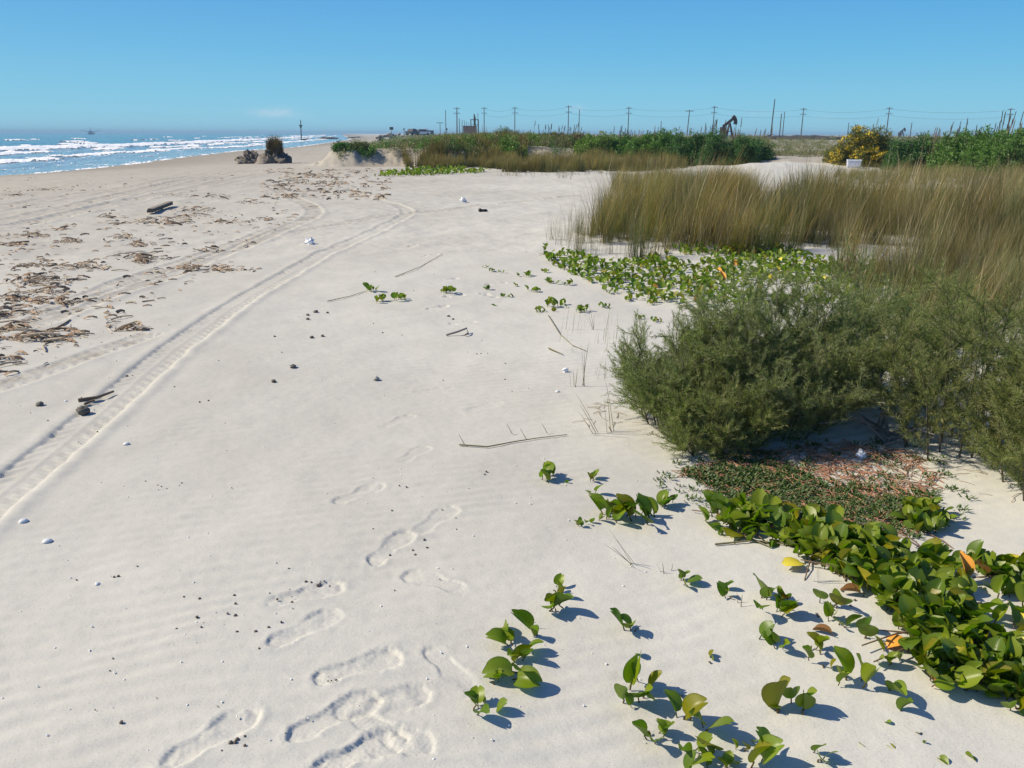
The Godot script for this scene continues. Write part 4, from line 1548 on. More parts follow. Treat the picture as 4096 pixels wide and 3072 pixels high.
# a sprig that pushes out of the sand: pixel of its foot, height in pixels, leaves, spread (0 upright .. 1 flat)
func sprig(px: float, py: float, hpx: float, count: int, spread: float, big: float, label: String) -> void:
	var at := ground(px, py)
	var h := hpx / scale_at(at)
	var t := thing("beach_vine_sprig", at, label, "plant")
	var turn := leaf_rng.randf() * TAU
	if count > 1:
		var mb := MB.new()
		var lead := Vector3(leaf_rng.randfn() * 0.01, h * 0.16, leaf_rng.randfn() * 0.01)
		mb.tube([Vector3(0, -0.03, 0), lead * 0.6, lead], 0.0028, 0.002, 5, Color(0.13, 0.07, 0.045), Color(0.14, 0.12, 0.05))
		piece("stem", mb.done(), M["wood"], t)
	for k in count:
		var f := float(k) / maxf(count - 1.0, 1.0)
		var yaw := turn + k * 2.4 + leaf_rng.randfn() * 0.3
		if count == 1:
			yaw = leaf_rng.randf_range(-0.6, 0.6) + PI
		elif k < 2:
			yaw = (-0.75 if k == 0 else 0.75) * PI + leaf_rng.randfn() * 0.5
		var lean := lerpf(0.08, 1.25, clampf(spread * (0.45 + 0.75 * leaf_rng.randf()), 0.0, 1.0))
		var s := h * (0.95 if count > 1 else 1.0) * big * (1.0 if count > 4 else 0.95) * leaf_rng.randf_range(0.7, 1.12) * (1.0 if k < 4 else leaf_rng.randf_range(0.55, 0.95))
		var wide := 0.006 + 0.1 * h + 0.002 * count
		var root := Vector3(leaf_rng.randfn() * wide, h * 0.14 * leaf_rng.randf() if count > 2 else -0.004, leaf_rng.randfn() * wide)
		piece("leaf", leaf_forms[leaf_rng.randi() % leaf_forms.size()], leaf_mat(0.25), t, leaf_xf(root, yaw, lean, leaf_rng.randfn() * 0.5, s))


func mat_of_leaves(called: String, label: String, poly: PackedVector2Array, n: int, s0: float, s1: float, lift: float, keep: float, yellow: float) -> void:
	var t := thing(called, Vector3.ZERO, label, "plant")
	var spots := inside(poly, n, keep)
	spots.sort_custom(func(a, b): return a.z > b.z)
	var rest := {}
	var middle: Vector3 = spots[0]
	t.position = middle
	for k in spots.size():
		var w: Vector3 = spots[k] - middle
		var dense := 0.5 + na.get_noise_2d(spots[k].x * 9.0, spots[k].z * 9.0)
		w.y += maxf(0.0, leaf_rng.randf_range(-0.3, 1.0)) * lift * clampf(dense * 1.4, 0.2, 1.0)
		var lean := leaf_rng.randf_range(0.2, 1.3)
		var xf := leaf_xf(w, leaf_rng.randf() * TAU, lean, leaf_rng.randfn() * 0.5, leaf_rng.randf_range(s0, s1))
		var m := leaf_mat(0.25)
		if leaf_rng.randf() < yellow:
			m = M["leaf yellow"] if leaf_rng.randf() < 0.6 else M["leaf orange"]
		var old: bool = m == M["leaf yellow"] or m == M["leaf orange"]
		var form := leaf_rng.randi() % leaf_forms.size()
		var shape: Mesh = old_leaf(form, m == M["leaf orange"]) if old else leaf_forms[form]
		if k < 290:
			var o := piece("leaf", shape, m, t, xf)
			if old:
				o.set_meta("label", "yellowed old leaf" if m == M["leaf yellow"] else "orange withered leaf")
		else:
			var key := [shape, m]
			if not rest.has(key):
				rest[key] = []
			rest[key].append(xf)
	for key in rest:
		many("leaves", key[0], key[1], rest[key], [], t)
	var mb := MB.new()
	for k in int(n / 14.0):
		var a: Vector3 = spots[leaf_rng.randi() % spots.size()] - middle
		var d := Vector3(leaf_rng.randfn(), 0, leaf_rng.randfn()).normalized() * leaf_rng.randf_range(0.08, 0.25)
		mb.tube([a + Vector3(0, 0.006, 0), a + d * 0.5 + Vector3(0, 0.018, 0), a + d + Vector3(0, 0.006, 0)], 0.0028, 0.0022, 5, Color(0.14, 0.075, 0.05), Color(0.16, 0.11, 0.06))
	piece("runner", mb.done(), M["wood"], t).set_meta("kind", "stuff")


var old_forms := {}


func old_leaf(form: int, orange: bool) -> Mesh:
	var key := [form, orange]
	if not old_forms.has(key):
		var a: Array = leaf_forms[form].surface_get_arrays(0)
		var c := PackedColorArray()
		for q in a[Mesh.ARRAY_COLOR]:
			c.append(Color(0.55, 0.24, 0.03) * (0.7 + q.g * 2.0) if orange else Color(0.46, 0.38, 0.03) * (0.7 + q.g * 2.0))
		a[Mesh.ARRAY_COLOR] = c
		var m := ArrayMesh.new()
		m.add_surface_from_arrays(Mesh.PRIMITIVE_TRIANGLES, a)
		old_forms[key] = m
	return old_forms[key]


func one_leaf(px: float, py: float, s: float, yaw: float, lean: float, form: int, orange: bool, label: String) -> void:
	single("fallen_leaf", old_leaf(form, orange), M["leaf brown"] if label.contains("brown") else (M["leaf orange"] if orange else M["leaf yellow"]), leaf_xf(ground(px, py) + Vector3(0, 0.012, 0), yaw, lean, 0.0, s), label, "leaf")


func vines() -> void:
	leaf_rng.seed = 77
	leaf_forms = [leaf_form(0.30, 0.35, 0.16, 0.86, 0.08, 0.1), leaf_form(0.55, 0.55, 0.14, 0.9, 0.1, 0.15), leaf_form(0.15, 0.75, 0.22, 0.95, 0.1, -0.1), leaf_form(0.8, 0.3, 0.15, 0.85, 0.12, 0.2),
		leaf_form(0.4, 0.95, 0.18, 1.0, 0.1, 0.0), leaf_form(0.95, 0.5, 0.12, 0.8, 0.08, 0.1), leaf_form(0.2, 0.15, 0.28, 0.9, 0.06, 0.15)]
	# foreground sprigs from left to right and near to far
	for q in [[1881, 2851, 85, 3, 0.5, 1.0, "three leaved vine sprig, leftmost of the foreground sprigs beside the shoe prints"], [1958, 2830, 75, 2, 0.3, 1.0, "pair of folded pale leaves just right of the leftmost three leaved sprig"], [1984, 2736, 70, 4, 0.4, 0.8, "small crowded vine sprig at the lower end of the diagonal leaf row"],
			[2031, 2699, 105, 4, 0.8, 1.25, "vine sprig with broad drooping leaves in the diagonal leaf row, lowest broad one"], [2092, 2631, 90, 3, 0.6, 1.1, "vine sprig with a curved leaf casting a shadow right in the diagonal leaf row"], [2036, 2573, 85, 3, 0.75, 1.15, "vine sprig with one flat dark leaf over a pale one in the diagonal row"],
			[2030, 2502, 62, 1, 0.6, 1.3, "single curled leaf lying half buried at the left of the diagonal row"], [2147, 2541, 90, 2, 0.5, 1.2, "two large rolled leaves with a long shadow, right side of the diagonal row"], [2225, 2442, 85, 3, 0.55, 1.2, "vine sprig with a big leaf bent right near the top of the diagonal row"], [2236, 2371, 66, 3, 0.2, 0.9, "upright narrow folded leaves topmost in the diagonal leaf row"],
			[2530, 2522, 95, 3, 0.4, 1.0, "two rounded leaves spread apart with a bud between, alone on open sand"], [2557, 2615, 36, 1, 0.9, 1.3, "single leaf lying flat on bare sand"], [2567, 2794, 145, 8, 0.4, 0.75, "bushy vine sprig with reddish stems in the lower middle"], [2609, 2951, 115, 5, 0.45, 0.8, "vine sprig on thin leaning stems below the bushy one"],
			[2764, 2883, 120, 4, 0.4, 0.9, "vine sprig of upright glossy leaves on the slope right of the bushy one"], [2725, 2785, 60, 2, 0.7, 1.0, "small pale leaf pair above the glossy upright sprig"], [2785, 3062, 135, 6, 0.45, 0.9, "large leaved vine sprig at the bottom edge in the middle right"], [2738, 2320, 60, 4, 0.7, 1.0, "low sprig of four dark leaves on the crest of the sand mound"],
			[2908, 2389, 78, 3, 0.5, 0.85, "small three leaved sprig right of the low dark sprig on the mound"], [3038, 2390, 105, 2, 0.15, 1.15, "tall two lobed leaf standing alone left of the vine mat's middle"], [3140, 2436, 120, 9, 0.55, 0.7, "crowded vine sprig between the tall two lobed leaf and the mat"], [3318, 2421, 90, 3, 0.3, 1.0, "cupped bright leaves facing the camera left of the deep shadow"],
			[3104, 2572, 95, 4, 0.35, 0.9, "stack of rounded leaves at the left border of the lower vine group"], [3243, 2610, 110, 3, 0.5, 0.9, "leaf on a tall bare stalk in the lower vine group"], [3350, 2497, 75, 4, 0.6, 0.95, "low leaves with long shadows above the heart shaped leaf"], [3464, 2550, 100, 2, 0.2, 1.1, "heart shaped upright leaf facing the camera"],
			[3306, 2680, 75, 3, 0.2, 0.9, "pair of upright dark leaves left of the big upright leaf"], [3445, 2722, 125, 3, 0.2, 1.1, "big dark upright leaf at the front of the lower vine group"], [3539, 2762, 75, 1, 0.7, 1.6, "broad yellow green leaf lying at the front edge of the lower vine group"], [3571, 2660, 90, 5, 0.5, 0.8, "vine cluster of pale and folded leaves behind the broad yellow green leaf"],
			[2851, 2648, 44, 2, 0.2, 0.9, "tiny bud of two grey green leaves alone on the slope"], [3060, 2850, 180, 1, 0.15, 1.0, "huge single rounded leaf on a short stalk in the foreground"], [3110, 2840, 75, 2, 0.5, 1.0, "two small leaves in the shade right of the huge rounded leaf"], [3217, 2866, 105, 3, 0.2, 1.0, "folded upright leaf pair right of the huge rounded leaf"],
			[3533, 2885, 32, 1, 0.9, 1.1, "half buried little leaf left of the lone tall leaf"], [3640, 2885, 88, 1, 0.3, 1.2, "lone tall narrow leaf in the lower right sand"], [3463, 2980, 32, 1, 0.8, 1.0, "half buried small leaf, lower of two in the bottom right sand"], [3508, 2956, 32, 1, 0.9, 1.1, "half buried small leaf, upper of two in the bottom right sand"],
			[3690, 2940, 34, 2, 0.5, 0.8, "curled dry leaf tip below the lone tall leaf"], [3722, 3020, 40, 1, 0.9, 1.1, "flat green leaf left of the dry curled scraps at the bottom right"], [3855, 3034, 45, 1, 0.95, 1.2, "flat leaf with a dark shadow at the bottom right"], [3053, 3046, 125, 3, 0.45, 1.05, "large bright leaves with a broad shadow at the bottom edge"],
			[2978, 3001, 55, 3, 0.3, 0.8, "small upright leaves left of the large bright leaves at the bottom"], [3268, 3042, 78, 3, 0.6, 1.0, "two leaved sprig low at the bottom edge right of the large bright leaves"], [4070, 2838, 95, 4, 0.6, 1.0, "rounded leaves cut off by the right edge below the mat"], [2900, 3072, 80, 4, 0.6, 0.9, "dark leaves cut by the bottom edge between two larger sprigs"],
			[2186, 1912, 82, 7, 0.4, 0.75, "compact dark vine sprig alone left of the middle vine row"], [2281, 1932, 30, 1, 0.4, 1.0, "tiny curled leaf right of the compact dark sprig"], [2366, 1921, 52, 3, 0.35, 0.9, "little three leaved sprig on a thin stem in the middle"], [2370, 1984, 48, 3, 0.5, 0.9, "two small leaves above the wide vine cluster"],
			[2313, 2101, 45, 5, 0.5, 0.7, "small ragged dark sprig at the left end of the wide vine cluster"], [2376, 2090, 26, 1, 0.2, 1.0, "tiny single leaf bud beside the ragged dark sprig"], [2427, 2076, 105, 7, 0.45, 0.8, "left half of the wide vine cluster, upright paddle leaves"], [2540, 2068, 150, 9, 0.4, 0.7, "tallest bunch of leaves in the wide vine cluster"], [2648, 2022, 70, 5, 0.45, 0.85, "right end of the wide vine cluster with drooping leaves"],
			[2890, 2140, 55, 2, 0.4, 1.0, "light leaf pair on open sand left of the vine mat's stem"], [2990, 2155, 45, 3, 0.5, 0.9, "little leaf group beside the brown runner stem"], [3015, 2170, 50, 1, 0.2, 1.2, "round single leaf with shadow by the brown runner stem"]]:
		sprig(q[0], q[1], q[2], q[3], q[4], q[5], q[6])
	# sprigs out on the open sand in the middle distance
	for q in [[1482, 1166, 48, 6, 0.5, 0.75, "leftmost far vine sprig, at the end of a long bare runner"], [1535, 1205, 52, 8, 0.5, 0.7, "far vine sprig below the leftmost one"], [1606, 1200, 52, 6, 0.45, 0.75, "far vine sprig right of the two leftmost ones"], [1782, 1172, 48, 7, 0.5, 0.75, "far vine sprig alone amid shoe prints"], [1943, 1158, 28, 5, 0.5, 0.8, "small far sprig above the row of leaf pairs"],
			[2012, 1188, 26, 2, 0.3, 0.9, "left tiny leaf pair on a thin stem far off"], [2040, 1188, 26, 2, 0.3, 0.9, "right tiny leaf pair on a thin stem far off"], [1990, 1223, 18, 2, 0.8, 1.0, "flat little leaf below the tiny leaf pairs"], [1945, 1072, 22, 3, 0.5, 0.8, "first sprig of the thin chain of leaves toward the mat"], [1975, 1088, 24, 4, 0.5, 0.8, "second sprig of the thin chain of leaves toward the mat"], [2006, 1090, 24, 3, 0.5, 0.8, "third sprig of the thin chain of leaves toward the mat"],
			[2095, 1105, 40, 7, 0.45, 0.7, "far upright sprig at the left of the mat"], [2064, 1146, 20, 3, 0.7, 1.0, "low flat sprig left of the mat's lower edge"], [2140, 1166, 42, 9, 0.5, 0.65, "dense far sprig at the lower left of the mat"], [2160, 1248, 40, 8, 0.45, 0.65, "lowest left far sprig with spread twigs"], [2232, 1226, 75, 11, 0.4, 0.55, "tall dark far sprig in front of the mat"], [2215, 1246, 26, 2, 0.5, 1.0, "bright round leaf at the foot of the tall dark far sprig"],
			[2335, 1248, 52, 10, 0.5, 0.6, "broad far sprig right of the tall dark one"], [2411, 1231, 36, 5, 0.45, 0.75, "small far sprig between broad sprig and feathery shrub"], [2205, 1133, 40, 8, 0.45, 0.65, "far sprig in the gap below the mat's left arm"], [2270, 1140, 42, 8, 0.45, 0.65, "far sprig right of the gap below the mat's left arm"], [2180, 1090, 30, 6, 0.5, 0.7, "far sprig just below the mat's left arm"],
			[2440, 1170, 44, 9, 0.5, 0.65, "far sprig at the mat's lower edge, left one"], [2520, 1200, 48, 9, 0.5, 0.65, "far sprig at the mat's lower edge, middle one"], [2610, 1215, 44, 7, 0.45, 0.7, "far sprig at the mat's lower edge by the feathery shrub"], [2620, 1285, 34, 6, 0.5, 0.7, "pale sprig touching the top left of the feathery shrub"], [2560, 1275, 30, 5, 0.5, 0.7, "pale little sprig left of the feathery shrub's top"]]:
		sprig(q[0], q[1], q[2], q[3] + 2 if q[3] > 3 else q[3], q[4], q[5] * 0.8, q[6])
	mat_of_leaves("beach_vine_mat", "wide bright green vine mat in front of the large grass stand", floor_poly([[2165, 1010], [2300, 1020], [2420, 1065], [2560, 1045], [2720, 1000], [3000, 985], [3300, 1035], [3560, 1060], [3600, 1160], [3300, 1230], [3000, 1240], [2700, 1225], [2560, 1195], [2420, 1150], [2300, 1110], [2210, 1065]]), 2000, 0.046, 0.074, 0.09, 0.36, 0.02)
	mat_of_leaves("beach_vine_mat", "large dense vine mat filling the lower right corner", floor_poly([[3080, 2160], [3300, 2160], [3600, 2220], [3800, 2260], [4200, 2250], [4250, 2880], [3980, 2790], [3720, 2770], [3640, 2640], [3570, 2470], [3430, 2350], [3200, 2230]]), 780, 0.042, 0.072, 0.07, 0.3, 0.012)
	mat_of_leaves("beach_vine_mat", "narrow vine band along the front of the reddish ground cover", floor_poly([[2790, 2085], [2950, 2060], [3250, 2110], [3400, 2150], [3350, 2220], [3120, 2180], [2900, 2130]]), 100, 0.05, 0.085, 0.07, 0.4, 0.0)
	mat_of_leaves("beach_vine_mat", "small vine bunch casting long shadows right of the reddish ground cover", floor_poly([[3640, 2060], [3760, 2050], [3800, 2120], [3700, 2150], [3620, 2120]]), 42, 0.045, 0.07, 0.08, 0.0, 0.0)
	mat_of_leaves("beach_vine_mat", "thin far strip of vine at the foot of the left dune", floor_poly([[1490, 706], [1560, 695], [1700, 680], [1800, 678], [1960, 688], [1800, 700], [1600, 708]]), 420, 0.1, 0.16, 0.12, 0.3, 0.01)
	one_leaf(3215, 2265, 0.07, 1.9, 1.2, 2, false, "large yellow leaf lying at the edge of the vine mat")
	one_leaf(3640, 2590, 0.06, 1.5, 1.45, 4, true, "curved orange yellow leaf below the vine mat")
	one_leaf(3860, 2330, 0.075, 0.3, 0.4, 3, true, "upright orange leaf among the right hand vine leaves")
	one_leaf(2890, 1135, 0.1, 0.2, 0.3, 3, true, "bright orange withered leaf at the top of the feathery shrub")
	one_leaf(2850, 1165, 0.08, 2.0, 0.9, 1, true, "brown orange withered leaf left of the bright orange one")
	one_leaf(3330, 2550, 0.05, 1.0, 1.5, 5, true, "small brown curled leaf on sand amid the lower vine group")
	one_leaf(3450, 2385, 0.055, 1.3, 1.5, 3, true, "brown dead leaf on bare sand under the vine mat")
	one_leaf(3150, 2405, 0.04, 2.2, 1.1, 1, true, "small orange leaf behind the crowded vine sprig")
	# bare runners
	for q in [[[2860, 2185], [3010, 2170], [3190, 2190], "bare brown runner stem left of the vine mat"], [[2890, 2130], [3000, 2160], [3080, 2195], "reddish runner stem reaching from the vine band to the mat"], [[1310, 1208], [1400, 1188], [1470, 1165], "long bare vine runner leading to the leftmost far sprig"], [[1580, 1110], [1680, 1070], [1770, 1018], "dead dark runner with withered leaves on the sand"]]:
		stem([q[0], q[1], q[2]], 0.004, q[3], [])


# ---------------------------------------------------------------- what lies on the sand
func rock(px: float, py: float, wpx: float, c: Color, label: String, flat := 0.65) -> void:
	var at := ground(px, py)
	var r := wpx * 0.5 / scale_at(at)
	var mb := MB.new()
	mb.blob(Vector3(0, r * flat * 0.5, 0), Vector3(r, r * flat, r * 0.85), c, 0.32, na, px * 0.13 + py, 9, 14)
	single("stone", mb.done(), M["stone"], yaw_xf(at, px), label, "stone")


func shell(px: float, py: float, wpx: float, yaw: float, label: String) -> void:
	var at := ground(px, py)
	var r := wpx * 0.5 / scale_at(at)
	var mb := MB.new()
	var rings := 8
	var segs := 28
	for i in rings + 1:
		var f := float(i) / rings
		for k in segs:
			var a := TAU * k / segs
			var rib := 1.0 + 0.035 * cos(a * 11.0) * f
			var rad := f * r * rib
			mb.p(Vector3(cos(a) * rad, r * 0.62 * sqrt(maxf(0.0, 1.0 - f * f)) + 0.002, sin(a) * rad * 0.78 - r * 0.3 * (1.0 - f)), Vector3.ZERO, Color(0.74, 0.74, 0.73) * (0.93 + 0.07 * cos(f * 22.0)))
	for i in rings:
		for k in segs:
			var a := i * segs + k
			var b := i * segs + (k + 1) % segs
			mb.t(a, b, b + segs)
			mb.t(a, b + segs, a + segs)
	mb.smooth(0, 0)
	single("sea_shell", mb.done(), M["shell"], yaw_xf(at, yaw), label, "shell")


func reed_pieces() -> Array:
	var out := []
	for k in 7:
		var mb := MB.new()
		var l := [0.13, 0.18, 0.09, 0.22, 0.16, 0.11, 0.3][k] as float
		var c: Color = [Color(0.56, 0.45, 0.31), Color(0.38, 0.26, 0.16), Color(0.62, 0.54, 0.43), Color(0.26, 0.17, 0.105), Color(0.5, 0.38, 0.24), Color(0.18, 0.13, 0.095), Color(0.45, 0.37, 0.27)][k]
		var bend := [0.01, 0.025, 0.004, 0.02, 0.0, 0.02, 0.02][k] as float
		if k % 2 == 0:
			mb.tube([Vector3(-l * 0.5, 0, 0), Vector3(0, bend, bend * 0.5), Vector3(l * 0.5, 0, 0)], 0.011, 0.008, 5, c, c * 0.85)
		else:
			for j in 3:
				var x0 := -l * 0.5 + l * j / 3.0
				var x1 := x0 + l / 3.0
				var y0 := bend * sin(PI * j / 3.0)
				var y1 := bend * sin(PI * (j + 1) / 3.0)
				mb.box(Vector3((x0 + x1) * 0.5, (y0 + y1) * 0.5, 0), Vector3(l / 3.0 + 0.004, 0.004, 0.04 - 0.007 * j), c, Basis(Vector3(0, 0, 1), atan2(y1 - y0, x1 - x0)) * Basis(Vector3.RIGHT, 0.4 * j + 0.2 * k))
		out.append(mb.done())
	return out


func wrack(px: float, py: float, wpx: float, hpx: float, count: int, forms: Array, label: String, group := "") -> void:
	var at := ground(px, py)
	var w := wpx / scale_at(at)
	var deep: float = 0.75 * clampf(absf(ground(px, py - hpx * 0.5).z - ground(px, py + hpx * 0.5).z), 0.08, 1.6)
	var t := thing("reed_wrack_pile", at, label, "wrack", group)
	var big := clampf(w / 1.4, 0.8, 1.7)
	var sets := {}
	for k in count * 6:
		var x := clampf(leaf_rng.randfn() * 0.27, -0.6, 0.6) * w
		var z := clampf(leaf_rng.randfn() * 0.27, -0.55, 0.55) * deep + 0.12 * deep * sin(x * 5.0 / w)
		var heap := exp(-pow(x / (w * 0.33), 2.0)) * minf(0.14, 0.05 + w * 0.04)
		var y := base(at.x + x, at.z + z) - at.y + 0.003 + heap * leaf_rng.randf()
		var b := Basis.from_euler(Vector3(leaf_rng.randfn() * 0.25, leaf_rng.randfn() * 0.7 + (0.25 if k % 2 else 0.0), leaf_rng.randfn() * 0.18)).scaled(Vector3.ONE * big * leaf_rng.randf_range(0.55, 1.15))
		var f := leaf_rng.randi() % forms.size()
		if k < count:
			piece("reed_piece", forms[f], M["reed straw"], t, Transform3D(b, Vector3(x, y, z)))
		else:
			if not sets.has(f):
				sets[f] = []
			sets[f].append(Transform3D(b.scaled(Vector3.ONE * 0.5), Vector3(x, y - heap * 0.3, z)))
	for f in sets:
		many("reed_litter", forms[f], M["reed straw"], sets[f], [], t)


func debris() -> void:
	var grey := Color(0.13, 0.12, 0.1)
	for q in [[333, 1650, 52, "largest dark brown stone left of the tyre track"], [161, 1622, 30, "flat black stone near the left edge"], [1231, 1262, 15, "upper left clod of the dark stone trio beside the tyre track"], [1231, 1278, 15, "lower clod of the dark stone trio beside the tyre track"], [1263, 1250, 20, "right clod of the dark stone trio beside the tyre track"], [1310, 1252, 11, "tiny pebble right of the dark stone trio"],
			[1247, 1352, 18, "left of two dark pebbles in the middle of open sand"], [1290, 1346, 16, "right of two dark pebbles in the middle of open sand"], [1098, 1347, 10, "tiny pebble left of the two dark pebbles"], [1172, 1470, 26, "dark pebble with a pale smear of sand beside it"], [1095, 1529, 22, "lone brown pebble below the smeared one"], [1794, 1266, 13, "black pebble right of the far shoe prints"], [1812, 1278, 10, "small pebble by the black pebble"], [1530, 1332, 8, "lone speck of a pebble on clean sand"], [575, 1192, 14, "dark pebble at the edge of the upper tyre tracks"], [508, 1505, 12, "small dark pebble left of the main tyre track"]]:
		rock(q[0], q[1], q[2], grey * rng.randf_range(0.8, 1.3), q[3])
	rock(1506, 1521, 26, Color(0.33, 0.32, 0.3), "pale grey rounded stone alone on open sand", 0.8)
	for q in [[506, 1778, 26, 0.3, "white shell right beside the main tyre track"], [94, 2089, 38, 1.0, "white shell near the left edge, upper of the two left ones"], [190, 2168, 38, 0.5, "white shell near the left edge, lower of the two left ones"], [390, 2338, 24, 2.0, "small white shell in the lower left sand"], [3435, 700, 18, 1.0, "small white shell fragment by the white crate"], [264, 1606, 14, 2.2, "tiny white shell fragment near the dark stones"], [2230, 1568, 18, 0.2, "tiny white shell chip left of the grass blades"]]:
		shell(q[0], q[1], q[2], q[3], q[4])
	# sticks
	var brown := Color(0.15, 0.11, 0.075)
	for q in [[[[314, 1610], [390, 1598], [455, 1574]], 0.012, "dark bent driftwood stick beside the largest stone"], [[[222, 1320], [260, 1298], [282, 1283]], 0.009, "thin stick lying between the upper tyre tracks"], [[[340, 1622], [365, 1612], [380, 1608]], 0.009, "short forked stick between driftwood stick and stone"]]:
		var pts := []
		for w in q[0]:
			pts.append(ground(w[0], w[1]) + Vector3(0, q[1] * 1.1, 0))
		var mb := MB.new()
		var o: Vector3 = pts[0]
		var own := []
		for w in pts:
			own.append(w - o)
		mb.tube(own, q[1], q[1] * 0.6, 6, brown, brown * 1.3)
		single("driftwood_stick", mb.done(), M["wood"], Transform3D(Basis.IDENTITY, o), q[2], "stick")
	# hook shaped grey stick
	var h0 := ground(1785, 1345)
	var hb := MB.new()
	hb.tube([Vector3.ZERO, ground(1830, 1342) - h0 + Vector3(0, 0.02, 0), ground(1868, 1332) - h0 + Vector3(0, 0.03, 0), ground(1872, 1342) - h0 + Vector3(0, 0.01, 0), ground(1858, 1346) - h0], 0.009, 0.007, 6, Color(0.3, 0.27, 0.23), Color(0.25, 0.22, 0.19))
	single("driftwood_stick", hb.done(), M["wood"], Transform3D(Basis.IDENTITY, h0 + Vector3(0, 0.01, 0)), "pale hook shaped stick on open sand in the middle", "stick")
	# plank
	var a := ground(600, 858)
	var b := ground(683, 825)
	var d := b - a
	var pb := MB.new()
	var xx := d.normalized()
	var zz := xx.cross(Vector3.UP).normalized()
	pb.box(d * 0.5 + Vector3(0, 0.06, 0), Vector3(d.length(), 0.05, 0.1), Color(0.10, 0.085, 0.07), Basis(xx, zz.cross(xx) * 1.0, zz))
	pb.box(d * 0.5 + Vector3(0, 0.1, 0) + zz * 0.01, Vector3(d.length() * 0.97, 0.02, 0.1), Color(0.24, 0.2, 0.16), Basis(xx, zz.cross(xx), zz))
	single("driftwood_plank", pb.done(), M["wood"], Transform3D(Basis.IDENTITY, a), "thick dark driftwood plank among the reed wrack", "plank")
	# black scrap
	var kb := MB.new()
	kb.blob(Vector3(0, 0.03, 0), Vector3(0.12, 0.045, 0.07), Color(0.012, 0.012, 0.014), 0.25, na, 4.0, 8, 14)
	kb.blob(Vector3(-0.1, 0.05, 0.0), Vector3(0.05, 0.05, 0.05), Color(0.012, 0.012, 0.014), 0.25, na, 7.0, 6, 10)
	single("black_scrap", kb.done(), M["white plastic"], yaw_xf(ground(1935, 848), 0.2, 0.75), "black rubbery scrap lying on pale sand", "scrap")
	# white litter
	for q in [[1240, 977, 34, "crumpled white plastic scrap beside the upper tyre tracks"], [1852, 808, 24, "small white scrap on far sand above the black one"], [3445, 1832, 46, "crumpled white plastic cup lying on the reddish ground cover"], [2373, 1045, 22, "white shard sticking out of the wide vine mat"], [2262, 1488, 24, "narrow white scrap on sand beside thin blades"]]:
		var at := ground(q[0], q[1])
		var r: float = q[2] * 0.5 / scale_at(at)
		var mb := MB.new()
		mb.blob(Vector3(0, r * 0.55, 0), Vector3(r, r * 0.8, r * 0.7), Color(0.82, 0.83, 0.85), 0.75, na, q[0] * 0.3, 8, 11)
		mb.quad(Vector3(-r * 0.9, r * 0.1, r * 0.4), Vector3(-r * 0.1, r * 0.05, r * 0.75), Vector3(r * 0.2, r * 0.8, r * 0.3), Vector3(-r * 0.6, r * 1.0, 0.0), Color(0.8, 0.81, 0.84))
		single("plastic_scrap", mb.done(), M["white plastic"], Transform3D(Basis.IDENTITY, at), q[3], "litter")
	# clear bottles
	for q in [[3535, 1048, 66, 0.1, "clear plastic bottle standing in the grass right of the vine mat"], [3602, 1046, 42, -0.3, "second smaller clear bottle right of the first"]]:
		var at := ground(q[0], q[1])
		var h: float = q[2] / scale_at(at)
		var mb := MB.new()
		mb.lathe([[0.0, 0.0], [h * 0.16, 0.0], [h * 0.17, h * 0.1], [h * 0.155, h * 0.3], [h * 0.17, h * 0.5], [h * 0.16, h * 0.68], [h * 0.06, h * 0.86], [h * 0.06, h * 0.94]], 16, Color.WHITE)
		var t := thing("clear_bottle", at, q[4], "bottle")
		t.rotation.z = q[3]
		piece("body", mb.done(), M["clear plastic"], t)
		var cb := MB.new()
		cb.tube([Vector3(0, h * 0.92, 0), Vector3(0, h, 0)], h * 0.07, h * 0.07, 12, Color(0.8, 0.82, 0.85), Color(0.8, 0.82, 0.85))
		piece("cap", cb.done(), M["white plastic"], t)
		var lb := MB.new()
		lb.lathe([[h * 0.166, h * 0.32], [h * 0.172, h * 0.5]], 16, Color(0.7, 0.74, 0.8))
		piece("label_band", lb.done(), M["white plastic"], t)
	# white crate
	var at := ground(3413, 674)
	var s := 50.0 / scale_at(at)
	var hh := 27.0 / scale_at(at)
	var t := thing("white_crate", at, "white plastic crate standing in front of the yellow flowering bush", "crate")
	t.rotation.y = -0.25
	var cb := MB.new()
	cb.box(Vector3(0, hh * 0.5, 0), Vector3(s, hh, s * 0.7), Color(0.6, 0.62, 0.72))
	piece("body", cb.done(), M["painted"], t)
	cb = MB.new()
	for q in [[0.0, s * 0.36, s + 0.03, 0.03], [0.0, -s * 0.36, s + 0.03, 0.03], [s * 0.505, 0.0, 0.03, s * 0.7], [-s * 0.505, 0.0, 0.03, s * 0.7]]:
		cb.box(Vector3(q[0], hh + 0.005, q[1]), Vector3(q[2], 0.05, q[3]), Color(0.78, 0.8, 0.84))
	piece("rim", cb.done(), M["white plastic"], t)
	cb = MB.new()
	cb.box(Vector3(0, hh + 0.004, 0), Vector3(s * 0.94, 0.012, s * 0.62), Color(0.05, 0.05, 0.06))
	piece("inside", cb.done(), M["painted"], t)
	# eroded sand hummocks on the beach with a tuft on top
	for q in [[1100, 654, 150, 104, "eroded sand stump with a tuft of grass on top, on the open beach"], [1005, 654, 115, 50, "lower eroded sand stump left of the tufted one"], [1522, 566, 44, 16, "far dark eroded stump on the beach by the dune tip"]]:
		at = ground(q[0], q[1])
		var r: float = q[2] * 0.5 / scale_at(at)
		var h: float = q[3] / scale_at(at)
		t = thing("sand_stump", at, q[4], "sand stump")
		var mb := MB.new()
		mb.blob(Vector3(0, 0, 0), Vector3(r * (0.5 if q[0] != 1005 else 0.8), h * (0.62 if q[0] != 1005 else 0.8), r * 0.6), Color(0.13, 0.11, 0.09), 0.55, na, q[0], 14, 24)
